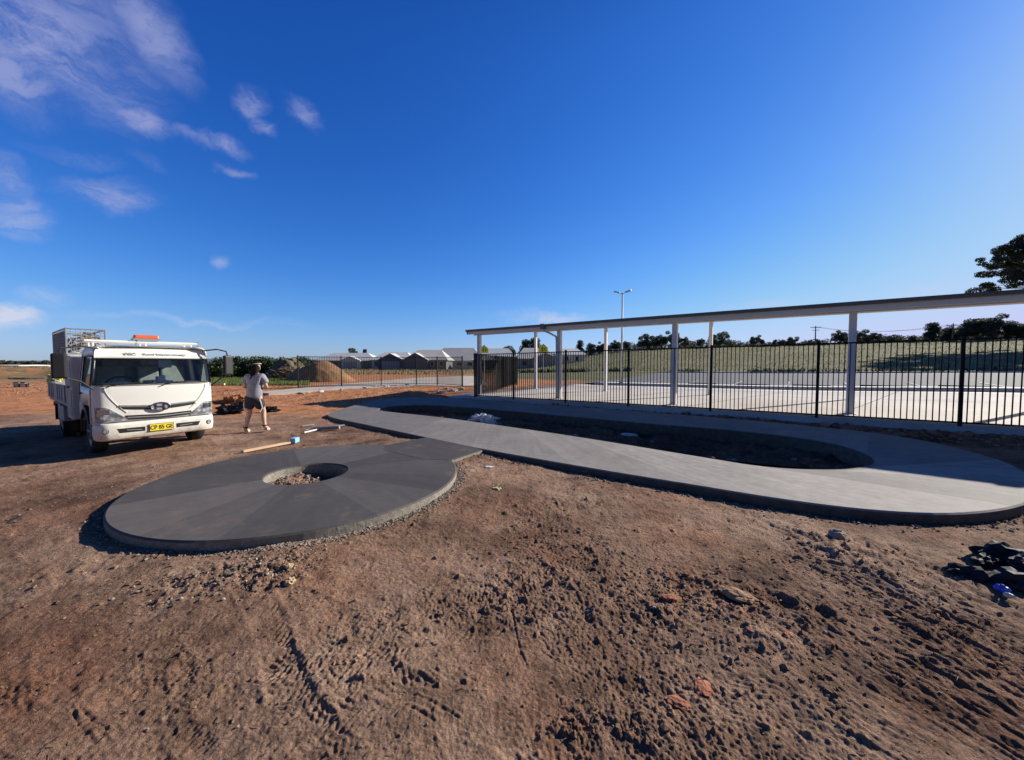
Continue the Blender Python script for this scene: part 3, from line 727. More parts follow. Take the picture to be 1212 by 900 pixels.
# ------------------------------------------------------------------ truck   (local: +x forward, +y its left side, z up)
def build_truck():
    root=empty('tipper_truck',(-7.40,8.02,0),R(-35.3),label='white cab over work truck parked on the dirt with orange roof beacon and side mirrors',cat='truck')
    HW=.95
    def xf(y,z):      # front surface
        c=-.07*(y/HW)**2
        if z<1.40: b=-.015*max(0,z-.65)/.75
        elif z<2.0: b=-.015-.19*(z-1.40)/.6
        else: b=-.205-.10*(z-2.0)/.12
        return b+c
    def hw(z): return HW-(.0 if z<1.3 else .075*(z-1.3)/.8)
    ZR=[.66,.80,.86,1.0,1.20,1.38,1.43,1.55,1.70,1.85,1.94,1.99,2.08,2.14,2.18]
    xs=[-1.72,-1.62,-1.50,-1.30,-.90,-.66,-.50,-.36,-.24]
    yf=[-.70,-.5,-.25,0,.25,.5,.70]
    def section(z):
        h=hw(z); shr=0
        if z>2.1: shr=(z-2.1)/.08; 
        h-=.10*shr*shr*.6
        fx=lambda y: xf(y,z)-.12*shr*shr*.8
        pts=[(x-.0,-h) for x in xs]
        cx=fx(.75); 
        for a in(15,35,55,75):   # corner arc
            t=R(a); xx=-.24+(cx+.24)*math.sin(t); yy=-(.75+(h-.75)*math.cos(t)); pts.append((xx,yy))
        pts+=[(fx(y),y) for y in yf]
        for a in(75,55,35,15):
            t=R(a); xx=-.24+(cx+.24)*math.sin(t); yy=(.75+(h-.75)*math.cos(t)); pts.append((xx,yy))
        pts+=[(x,h) for x in xs[::-1]]
        return pts
    secs=[section(z) for z in ZR]; nc=len(secs[0]); ns=len(xs)
    v=[];f=[];win=[]
    for s,z in zip(secs,ZR): v+=[(x,y,z) for x,y in s]
    def col_kind(c):   # column index -> zone
        if c<ns-1: return 'sideR'
        if c>=nc-ns: return 'sideL'
        return 'front'
    for r in range(len(ZR)-1):
        za,zb=ZR[r],ZR[r+1]
        for c in range(nc-1):
            k=col_kind(c); q=(r*nc+c,r*nc+c+1,(r+1)*nc+c+1,(r+1)*nc+c); hole=None
            if k=='front' and za>=1.43-1e-6 and zb<=1.94+1e-6 and ns+0<=c<nc-ns-1: hole='wind'
            side=k.startswith('side'); ci=c if k=='sideR' else nc-2-c
            if side and 1.38-1e-6<=za and zb<=1.99+1e-6 and 3<=ci<=6: hole=k
            if side and zb<=1.0+1e-6 and 3<=ci<=5: hole='arch'
            if hole: 
                if hole!='arch': win.append((hole,q))
            else: f.append(q)
    # roof
    top=[(len(ZR)-1)*nc+c for c in range(nc)]; b=len(v)
    v+=[(x*.9-.08,y*.86,2.205) for x,y in secs[-1]]
    for c in range(nc-1): f.append((top[c],top[c+1],b+c+1,b+c))
    f.append(tuple(b+c for c in range(nc)))
    f.append((top[nc-1],top[0],b,b+nc-1))
    f.append(tuple([r*nc for r in range(len(ZR))][::1]+[r*nc+nc-1 for r in range(len(ZR))][::-1]))  # back wall
    mb=MB(); mb.add(v,f); cab=mb.build('cab',M['truck'],root,smooth=True)
    sm=cab.modifiers.new('s','SOLIDIFY'); sm.thickness=.03; sm.offset=-1
    try: cab.data.set_sharp_from_angle(angle=R(32))
    except Exception: pass
    for nm,kind,cx in(('windscreen','wind',0),('side_window','sideR',0),('side_window','sideL',0)):
        mb=MB(); idx={}
        for k,q in win:
            if k!=kind: continue
            ff=[]
            for i in q:
                if i not in idx: idx[i]=len(idx); x,y,z=v[i]; mb.v.append((x-.012 if kind=='wind' else x, y*(.99),z))
                ff.append(idx[i])
            mb.f.append(tuple(ff)); mb.m.append(0)
        g=mb.build(nm,M['glass'],root,smooth=True)
        if kind=='wind':   # black rubber surround
            mm=MB(); zt,zb_=1.945,1.425
            ring=[]
            def pt(c,r): 
                x,y,z=v[r*nc+c]; return (x+.006,y*1.004,z)
            r0,r1=ZR.index(1.43),ZR.index(1.94); c0,c1=ns,nc-ns-1
            ring=[pt(c,r0) for c in range(c0,c1+1)]+[pt(c1,r) for r in range(r0,r1+1)]+[pt(c,r1) for c in range(c1,c0-1,-1)]+[pt(c0,r) for r in range(r1,r0-1,-1)]
            mm.tube(ring,.012,6).build('rubber_seal',M['black'],g)
        else:
            s=-1 if kind=='sideR' else 1
            mm=MB(); r0,r1=ZR.index(1.38),ZR.index(1.99)
            c0,c1=(3,7) if s<0 else (nc-1-7,nc-1-3)
            pt=lambda c,r:(v[r*nc+c][0],v[r*nc+c][1]*1.003,v[r*nc+c][2])
            ring=[pt(c,r0) for c in range(c0,c1+1)]+[pt(c1,r) for r in range(r0,r1+1)]+[pt(c,r1) for c in range(c1,c0-1,-1)]+[pt(c0,r) for r in range(r1,r0-1,-1)]
            mm.tube(ring,.014,6).build('rubber_seal',M['black'],g)
    def patch(name,y0,y1,zlo,zhi,mat,off=.012,th=.03,par=root,n=10,inner=0,bev=0,nz=3,**k):
        # prism lying on the front surface; zlo/zhi functions or numbers
        zl=zlo if callable(zlo) else (lambda t:zlo); zh=zhi if callable(zhi) else (lambda t:zhi)
        mb=MB(); vs=[];fs=[]
        def X(y,z):
            a=abs(y); x=xf(y,z)
            if a>.75:
                t=min(1,(a-.75)/(HW-.75)); cx=xf(.75,z); s_=math.sqrt(max(0,1-t*t)); x=-.24+(cx+.24)*s_
            return x
        W=nz+1
        for i in range(n+1):
            t=i/n; y=y0+(y1-y0)*t
            for j in range(W):
                z=zl(t)+(zh(t)-zl(t))*j/nz; vs.append((X(y,z)+off,y,z))
        m=len(vs); vs+=[(x-th,y,z) for x,y,z in vs]
        for i in range(n):
            for j in range(nz):
                a=i*W+j; q=(a,a+W,a+W+1,a+1); fs.append(q); fs.append(tuple(m+w for w in q[::-1]))
            a=i*W; fs.append((a,m+a,m+a+W,a+W)); a=i*W+nz; fs.append((a,a+W,m+a+W,m+a))
        for j in range(nz):
            fs.append((j,j+1,m+j+1,m+j)); a=n*W+j; fs.append((a,m+a,m+a+1,a+1))
        mb.add(vs,fs); return mb.build(name,mat,par,smooth=False,bev=bev,**k)
    # bumper
    mb=MB(); secsb=[]
    def bs(z,o):
        pts=[(-.55,-HW-o),(-.24,-HW-o)]
        for a in(20,40,60,80): t=R(a); pts.append((-.24+(.24+.02+o)*math.sin(t),-(.72+(HW+o-.72)*math.cos(t))))
        pts+=[(.02+o-.06*(y/.7)**2*.3,y) for y in(-.6,-.3,0,.3,.6)]
        pts+=[(x,-y) for x,y in pts[:6][::-1]]
        return [(x,y,z) for x,y in pts]
    lv=[(.33,-.03),(.36,.0),(.46,.012),(.60,.012),(.655,.0),(.672,-.02)]
    for z,o in lv: secsb.append(bs(z,o))
    nb=len(secsb[0]); vs=sum(secsb,[]); fs=[]
    for r in range(len(lv)-1):
        for c in range(nb-1): fs.append((r*nb+c,r*nb+c+1,(r+1)*nb+c+1,(r+1)*nb+c))
    mb.add(vs,fs); bum=mb.build('bumper',M['truck'],root,smooth=True)
    s=bum.modifiers.new('s','SOLIDIFY'); s.thickness=.04; s.offset=-1
    def bx(y): return .035-.018*(y/.7)**2
    for s in(-1,1):
        y0,y1=(s*.25,s*.66)
        pl=[(y0,.47),(y1-s*.04,.47),(y1,.555),(y0,.555)]
        if s<0: pl=pl[::-1]
        vs=[(bx(y)+.004,y,z) for y,z in pl]+[(bx(y)-.03,y,z) for y,z in pl]
        o=MB().add(vs,[(0,1,2,3),(7,6,5,4),(0,4,5,1),(1,5,6,2),(2,6,7,3),(3,7,4,0)]).build('air_intake',M['black'],bum)
        MB().tube([(bx(.4)+.008,s*.3,.50),(bx(.5)+.006,s*.52,.515)],.008,6).build('intake_bar',M['grey'],bum)
        MB().tube([(.0,s*.80,.50),(-.005,s*.80,.50)],.05,14).build('fog_lamp_ring',M['chrome'],bum) if 0 else None
        f_=MB().tube([(-.06,s*.80,.52),(.022,s*.815,.52)],[.05,.05],16).build('fog_lamp',M['chrome'],root,smooth=False)
        MB().tube([(.0225,s*.815,.52),(.030,s*.817,.52)],[.037,.030],16).build('fog_lens',M['lens'],f_)
    # number plate
    pl=MB().box((.052,.06-.06,.515),(.008,.37,.135)).build('number_plate',M['yellow'],root,bev=.002)
    MB().box((.044,0,.515),(.01,.39,.15)).build('plate_frame',M['black'],pl)
    def text(body,size,loc,rotm,mat,par,name,sx=1,ex=.001,bold=0):
        cu=bpy.data.curves.new(name,'FONT'); cu.body=body; cu.size=size; cu.align_x='CENTER'; cu.align_y='CENTER'; cu.extrude=ex; cu.offset=bold
        t=bpy.data.objects.new(name+'_tmp',cu); COL.objects.link(t); dg=bpy.context.evaluated_depsgraph_get(); me=bpy.data.meshes.new_from_object(t.evaluated_get(dg)); bpy.data.objects.remove(t)
        mt=Matrix.Translation(loc)@rotm.to_4x4()@Matrix.Diagonal((sx,1,1,1)); me.transform(mt); me.materials.clear(); me.materials.append(mat)
        o=bpy.data.objects.new(name,me); COL.objects.link(o); o.parent=par; return o
    # text plane: local X -> truck +y (reads left to right from in front), up -> z
    RT=Matrix(((0,0,1),(1,0,0),(0,1,0)))
    text('CP 85 GE',.115,(.058,0,.513),RT,M['black'],pl,'plate_lettering',.78,.001,.002)
    # front panel trims
    patch('upper_grille',-.60,.60,lambda t:.885+.055*abs(2*t-1)**1.5,lambda t:.965+.035*abs(2*t-1)**1.5,M['black'],.006,.03,n=16)
    g=patch('grille_bar',-.60,.60,lambda t:.955+.035*abs(2*t-1)**1.5,lambda t:.985+.033*abs(2*t-1)**1.5,M['grey'],.022,.03,n=16)
    patch('grille_bar',-.56,.56,lambda t:.918+.045*abs(2*t-1)**1.5,lambda t:.932+.045*abs(2*t-1)**1.5,M['chrome'],.012,.02,n=16)
    patch('lower_grille',-.52,.52,lambda t:.70+.02*abs(2*t-1),lambda t:.785+.02*abs(2*t-1),M['black'],.008,.03,n=14)
    patch('grille_bar',-.50,.50,lambda t:.735+.02*abs(2*t-1),lambda t:.752+.02*abs(2*t-1),M['grey'],.016,.02,n=14)
    # headlights: outer tall, inner pointing to the grille
    for s in(-1,1):
        def zl(t): return .705+.0*t
        def zh(t): return .985-.235*max(0,(t-.36)/.64)**1.0-.01*t
        h=patch('headlight',s*.925,s*.50,zl,zh,M['lens'],.012,.05,n=12,nz=4)
        patch('headlight_rim',s*.93,s*.50,lambda t:.69,lambda t:.708,M['grey'],.016,.04,par=h,n=12,nz=1)
        patch('indicator',s*.90,s*.74,.84,.94,M['chrome'],.016,.01,par=h,n=4,nz=2)
        # body crease from screen to grille
        pts=[]
        for i in range(9):
            t=i/8; y=s*(.80-.30*t**1.4); z=1.38-.52*t**.9; pts.append((xf(y,z)+.004,y,z))
        MB().tube(pts,.007,6).build('body_crease',M['whitedirty'],cab)
    # emblem: oval ring with an upright-barred H shape inside
    e=empty('emblem',(0,0,0)); e.parent=root
    bpy.data.objects.remove(e)
    ring=[(.034,.155*math.cos(a),.945+.082*math.sin(a)) for a in np.linspace(0,2*math.pi,33)]
    disc=MB(); disc.add([(.024,.155*math.cos(a),.945+.082*math.sin(a)) for a in np.linspace(0,2*math.pi,32,endpoint=False)],[tuple(range(32))]); em=disc.build('emblem',M['grey'],root)
    MB().tube(ring,.012,8,cap=False).tube([(.036,-.075,.885),(.036,-.055,.945),(.036,-.075,1.005)],.011,6).tube([(.036,.075,.885),(.036,.055,.945),(.036,.075,1.005)],.011,6).tube([(.036,-.06,.945),(.036,.06,.945)],.011,6).build('emblem_badge',M['chrome'],em)
    # header lettering
    rm=Matrix.Rotation(R(-18),3,'Y')@RT
    def hx(y,z): return xf(y,z)+.006
    for body,size,yc,bold in(('BEC',.08,-.38,.004),('Road Improvements',.072,.16,.002)):
        rt=Matrix.Rotation(0,3,'Z')
        text(body,size,(hx(yc,2.03)+.002,yc,2.03),Matrix.Rotation(R(-22),3,'Y')@RT,M['grey'],cab,'sign_lettering',1.18,.002,bold)
    for zz in(1.402,.684):
        MB().tube([(xf(y,zz)+.002,y,zz) for y in np.linspace(-.86,.86,15)],.0065,6).build('panel_gap',M['black'],cab)
    # wipers
    for y0,y1 in((-.78,-.52),(.02,.30)):
        MB().tube([(xf(y0,1.40)+.02,y0,1.37),(xf((y0+y1)/2,1.43)+.035,(y0+y1)/2,1.43),(xf(y1,1.46)+.02,y1,1.455)],.010,6).tube([(xf(y0,1.45)+.02,y0+.1,1.425),(xf(y1,1.47)+.01,y1+.32,1.47)],.009,6).build('wiper',M['black'],root)
    # doors: seam, handle, step
    for s in(-1,1):
        y=s*(HW+.003)
        MB().tube([(-.30,y,.72),(-.30,y,1.36),(-.24,s*(hw(1.95)+.003),1.97)],.006,4).build('door_seam',M['black'],root); d=MB().tube([(-1.55,y,1.05),(-1.55,y,1.36),(-1.50,s*(hw(2.0)+.003),2.03)],.006,4)
        d.build('door_seam',M['black'],root)
        MB().box((-1.40,s*(HW+.02),1.22),(.16,.03,.035)).build('door_handle',M['black'],root,bev=.006)
        MB().box((-.45,s*(HW-.06),.50),(.42,.16,.30)).build('step',M['black'],root,bev=.01)
        MB().box((-.44,s*(HW+.025),.52),(.34,.02,.03)).build('step_tread',M['grey'],root)
        # mud guard arch
        arc=[(-.93+.47*math.cos(R(a)),s*(HW+.005),.42+.50*math.sin(R(a))) for a in range(0,181,15)]
        mb=MB(); mb.tube(arc,.03,6).build('wheel_arch',M['black'],root)
        # mirrors
        oy=.40 if s<0 else .27
        m_=MB().box((.02,s*(HW+oy),1.80),(.10,.20,.46),s*.25).build('side_mirror',M['black'],root,bev=.035)
        MB().box((-.035,s*(HW+oy)+0,1.80),(.012,.165,.41),s*.25).build('mirror_glass',M['chrome'],m_,bev=.01)
        MB().tube([(-.28,s*(hw(2.1)-.05),2.13),(-.10,s*(HW+.10),2.17),(-.0,s*(HW+oy-.02),2.12),(.02,s*(HW+oy),2.0)],.016,6).build('mirror_arm',M['black'],m_); MB().tube([(.01,s*(HW+oy-.02),1.60),(-.02,s*(HW+.14),1.50),(-.12,s*(HW-.03),1.33)],.014,6).build('mirror_arm',M['black'],m_)
    # wheels
    def wheel(x,y,dual=False):
        s=1 if y>0 else -1
        w=MB(); rr=.39; prof=[(.25,-.11),(.36,-.115),(.385,-.09),(.39,0),(.385,.09),(.36,.115),(.25,.11)]
        if dual: prof=[(.25,-.26),(.36,-.265),(.388,-.24),(.388,-.05),(.33,-.03),(.33,.03),(.388,.05),(.388,.24),(.36,.265),(.25,.26)]
        nn=36; vs=[];fs=[]
        for k in range(nn):
            a=2*math.pi*k/nn
            for r,o in prof: vs.append((x+r*math.cos(a),y+o,.39+r*math.sin(a)))
        m=len(prof)
        for k in range(nn):
            k2=(k+1)%nn
            for j in range(m-1): fs.append((k*m+j,k*m+j+1,k2*m+j+1,k2*m+j))
        ty=w.add(vs,fs).build('wheel',M['rubber'],root,smooth=True)
        o=(.26 if dual else .11)*s
        rim=MB(); rim.tube([(x,y+o*.3,.39),(x,y+o*.92,.39)],[.255,.255],24).tube([(x,y+o*.9,.39),(x,y+o*1.05,.39)],[.10,.08],12)
        for k in range(6):
            a=2*math.pi*k/6; rim.tube([(x+.14*math.cos(a),y+o*.9,.39+.14*math.sin(a)),(x+.14*math.cos(a),y+o*1.02,.39+.14*math.sin(a))],.018,6)
        rim.build('rim',M['whitedirty'],ty)
    wheel(-.93,-.80); wheel(-.93,.80); wheel(-4.15,-.74,True); wheel(-4.15,.74,True)
    # chassis
    MB().box((-2.9,-.36,.62),(5.5,.08,.22)).box((-2.9,.36,.62),(5.5,.08,.22)).box((-.93,0,.42),(.12,1.5,.12)).box((-4.15,0,.42),(.16,1.3,.16)).box((-.6,0,.55),(.6,.9,.3)).build('chassis',M['black'],root)
    # interior
    inn=MB(); inn.box((-.48,0,1.345),(.42,1.70,.16)).box((-1.66,0,1.45),(.04,1.75,1.2)).box((-.9,0,.98),(1.5,1.72,.05)); it=inn.build('dashboard',plain('dark_cab_trim',(.30,.33,.31),.8,0,.2,6),root,bev=.02)
    for y in(-.50,.12,.56):
        st=MB(); st.box((-1.22,y,1.14),(.46,.44 if y!=.12 else .36,.16)).box((-1.45,y,1.48),(.12,.44 if y!=.12 else .36,.62),Matrix.Rotation(-.15,3,'Y')).box((-1.50,y,1.86),(.08,.26,.16))
        st.build('seat',plain('seat_cloth',(.26,.28,.28),.9,0,.2,8),root,bev=.03)
    a0=[(-.66+.10*math.sin(a)*1,-.48+.21*math.cos(a),1.42+.15*math.sin(a)) for a in np.linspace(0,2*math.pi,25)]
    MB().tube(a0,.015,6,cap=False).tube([(-.52,-.48,1.30),(-.66,-.48,1.42)],.03,6).tube([(-.66,-.68,1.42),(-.66,-.28,1.42)],.014,6).build('steering_wheel',M['black'],root)
    def papers(y,x,w,l,h,mat,nm,rz=0): return MB().box((x,y,1.385+h/2),(l,w,h),rz).build(nm,mat,root,bev=.003)
    mb=MB(); mb.box((-.30,-.60,1.445),(.20,.34,.015),.15).box((-.36,-.52,1.46),(.2,.22,.012),-.3); mb.build('papers',plain('paper',(.75,.78,.80),.7,0,.05,9),root)
    mb=MB()
    for i in range(9): 
        mb.box((-.34+rng.uniform(-.05,.05),.02+rng.uniform(-.16,.34),1.45+rng.uniform(0,.03)),(.12,.12,.03),rng.uniform(0,3))
    mb.build('papers',MATS['paper'],root)
    mb=MB(); mb.box((-.33,-.10,1.465),(.10,.14,.04),.4).build('yellow_cloth',M['hivis'],root,bev=.012)
    mb=MB(); mb.box((-.37,.10,1.50),(.10,.15,.13),.3).box((-.37,.13,1.56),(.08,.1,.06),.8).build('white_bag',MATS['paper'],root,bev=.02)
    MB().box((-.33,.02,1.87),(.02,.22,.09)).tube([(-.33,.02,1.9),(-.32,.02,1.97)],.01,6).build('interior_mirror',M['grey'],root,bev=.01)
    MB().box((-.30,.17,1.84),(.02,.22,.17)).build('sun_visor',M['whitedirty'],root,bev=.01)
    # roof bars and beacon
    rk=MB()
    for x in(-.95,-1.45):
        rk.tube([(x,-.93,2.31),(x,.93,2.31)],.028,8)
        for y in(-.80,.0,.80): rk.box((x,y,2.25),(.03,.03,.10))
    rk.tube([(-.75,-.93,2.31),(-1.65,-.93,2.31)],.022,8)
    rk.build('roof_rack',M['white'],root)
    MB().box((-.95,.93,2.30),(.05,.025,.13)).build('rack_stop',M['grey'],root); MB().box((-.95,-.15,2.30),(.05,.025,.11)).build('rack_stop',M['grey'],root)
    b=MB(); b.box((-1.0,.02,2.375),(.22,.46,.03)).build('beacon_base',M['grey'],root)
    bc=MB().box((-1.0,.02,2.43),(.18,.42,.085),None,.93).build('beacon_light',M['orange'],root,bev=.02)
    # side toolbox behind the cab, mesh cage on top, drop-side tray
    t=MB(); t.box((-2.25,0,1.30),(.80,2.06,1.36)); tb=t.build('toolbox',M['whitedirty'],root,bev=.015)
    for s in(-1,1):
        MB().box((-2.25,s*1.034,1.62),(.66,.012,.58)).build('toolbox_door',plain('grey_box_door',(.30,.31,.34),.5,0,.1,4),tb,bev=.004)
        MB().box((-2.25,s*1.034,.98),(.66,.012,.58)).build('toolbox_door',MATS['grey_box_door'],tb,bev=.004)
        MB().box((-2.25,s*1.05,1.32),(.12,.02,.05)).build('latch',M['black'],tb)
    tr=MB(); tr.box((-4.35,0,.90),(3.35,2.06,.08)); tray=tr.build('tray_floor',M['grey'],root)
    MB().box((-2.70,0,1.52),(.05,2.08,1.16)).build('headboard',M['whitedirty'],root,bev=.01)
    for s in(-1,1):
        for i,(xa,xb) in enumerate(((-2.74,-4.32),(-4.36,-5.98))):
            sd=MB().box(((xa+xb)/2,s*1.045,1.14),(abs(xb-xa)-.02,.035,.40)).build('side_board',M['grey'] if s<0 else M['whitedirty'],root,bev=.005)
            for k in(1,2,3): MB().box((xa+(xb-xa)*k/4,s*1.068,1.14),(.05,.012,.36)).build('rib',M['grey'],sd)
        MB().box((-3.5,s*.98,.66),(1.0,.16,.34)).build('side_locker',M['grey'],root,bev=.01) if s<0 else None
        MB().box((-4.15,s*.80,.84),(1.05,.5,.03)).box((-4.72,s*.80,.62),(.03,.5,.46)).build('mudguard',M['black'],root)
    MB().box((-6.0,0,1.14),(.035,2.06,.40)).build('tailgate',M['grey'],root)
    for y in(-.85,.85): MB().box((-6.03,y,.72),(.03,.24,.12)).build('tail_light',plain('red_lens',(.4,.02,.02),.3),root)
    # mesh cage with rolled material inside
    cg=MB(); x0,x1,y0,y1,z0,z1=-2.35,-4.55,-1.03,-.42,2.06,2.62
    for a,b in(((x0,y0,z0),(x0,y0,z1)),((x0,y1,z0),(x0,y1,z1)),((x1,y0,z0),(x1,y0,z1)),((x1,y1,z0),(x1,y1,z1)),((x0,y0,z1),(x1,y0,z1)),((x0,y1,z1),(x1,y1,z1)),((x0,y0,z1),(x0,y1,z1)),((x1,y0,z1),(x1,y1,z1)),((x0,y0,z0),(x1,y0,z0)),((x0,y1,z0),(x1,y1,z0)),((x0,y0,z0),(x0,y1,z0)),((x1,y0,z0),(x1,y1,z0))): cg.tube([a,b],.018,6)
    for i in range(1,8): 
        y=y0+(y1-y0)*i/8; cg.tube([(x0,y,z0),(x0,y,z1)],.004,4); z=z0+(z1-z0)*i/8; cg.tube([(x0,y0,z),(x0,y1,z)],.004,4); cg.tube([(x0,y0,z),(x1,y0,z)],.004,4)
    for i in range(1,26): 
        x=x0+(x1-x0)*i/26; cg.tube([(x,y0,z0),(x,y0,z1)],.004,4)
    for xx in(x0+.1,x1-.1):
        for yy in(y0,y1): cg.tube([(xx,yy,z0),(xx,yy,2.0 if xx>-2.6 else .95)],.02,6)
    cage=cg.build('mesh_cage',M['steel'],root)
    MB().box(((x0+x1)/2-.02,y0+.025,2.34),(2.1,.008,.5)).build('side_sheet',plain('grey_cage_sheet',(.20,.20,.22),.6,0,.15,3),cage)
    MB().box((-2.6,0,2.0),(.9,2.0,.03)).build('cage_floor',M['grey'],cage)
    return root
TRUCK=build_truck()
def tl(x,y,z):     # truck local to world
    a=R(-35.3); return (-7.40+x*math.cos(a)-y*math.sin(a),8.02+x*math.sin(a)+y*math.cos(a),z)
# loose load: timber offcuts in the cage, yellow tarpaulin over the side board, rubble
o=MB()
for i in range(16):
    a=(-2.42+rng.uniform(-.02,.02),-.98+rng.uniform(0,.5),2.10+rng.uniform(0,.35)); b=(-4.2+rng.uniform(-.3,.5),-.98+rng.uniform(0,.5),2.12+rng.uniform(0,.40))
    o.tube([tl(*a),tl(*b)],rng.uniform(.012,.03),6)
for i in range(14):
    a=(-2.40,-1.0+rng.uniform(0,.55),2.08+rng.uniform(0,.45)); b=(-2.45,-1.0+rng.uniform(0,.55),2.08+rng.uniform(0,.5)); o.tube([tl(*a),tl(*b)],rng.uniform(.012,.025),6)
o.build('timber_bundle',plain('weathered_timber',(.34,.27,.20),.8,0,.3,6),label='bundle of weathered timber sticks inside the mesh cage on the truck',cat='timber')
def lump(name,center,size,mat,seed,rough=.35,res=14,rz=0,fr=2.5,**k):
    """crumpled closed surface: bag, rock, tarpaulin"""
    bm=bmesh.new(); bmesh.ops.create_icosphere(bm,subdivisions=4 if max(size)>.25 else 3,radius=1)
    from mathutils import noise as mn
    for v in bm.verts:
        q=v.co*fr+Vector((seed*3.1,seed*1.7,0)); f=1+rough*(mn.noise(q)+.5*abs(mn.noise(q*2.3))*2-.5+.3*mn.noise(q*5))
        v.co=Vector((v.co.x*size[0]*f,v.co.y*size[1]*f,max(v.co.z,-.55)*size[2]*f))
    me=bpy.data.meshes.new(name); bm.to_mesh(me); bm.free(); me.materials.append(mat)
    o=bpy.data.objects.new(name,me); COL.objects.link(o); o.location=center; o.rotation_euler=(0,0,rz); tag(o,**k); return o
c=tl(-5.3,-.98,1.44); lump('tarpaulin',c,(.40,.14,.16),M['hivis'],3,.5,rz=R(-35),label='crumpled yellow tarpaulin hanging over the truck tray side',cat='tarpaulin')
c=tl(-4.5,0,1.12); lump('rubble_heap',c,(1.1,.75,.32),M['stone'],5,.4,rz=R(-35),label='heap of grey rubble lying in the tray of the white truck',cat='rubble')

# ------------------------------------------------------------------ person (skinned figure)
def skin_mesh(name,joints,edges,mat,parent=None,sub=2,root=0,**k):
    me=bpy.data.meshes.new(name); me.from_pydata([j[:3] for j in joints],edges,[]); me.update()
    o=bpy.data.objects.new(name+'_tmp',me); COL.objects.link(o)
    s=o.modifiers.new('skin','SKIN'); s.use_smooth_shade=True
    if not me.skin_vertices: me.skin_vertices.new() if hasattr(me.skin_vertices,'new') else None
    for i,j in enumerate(joints):
        r=j[3]; r=r if isinstance(r,(tuple,list)) else (r,r); sv=me.skin_vertices[0].data[i]; sv.radius=r; sv.use_root=(i==root)
    b=o.modifiers.new('sub','SUBSURF'); b.levels=sub; b.render_levels=sub
    dg=bpy.context.evaluated_depsgraph_get(); m2=bpy.data.meshes.new_from_object(o.evaluated_get(dg)); bpy.data.objects.remove(o)
    m2.materials.clear(); m2.materials.append(mat)
    q=bpy.data.objects.new(name,m2); COL.objects.link(q)
    if parent: q.parent=parent
    m2.polygons.foreach_set('use_smooth',[True]*len(m2.polygons)); tag(q,**k); return q
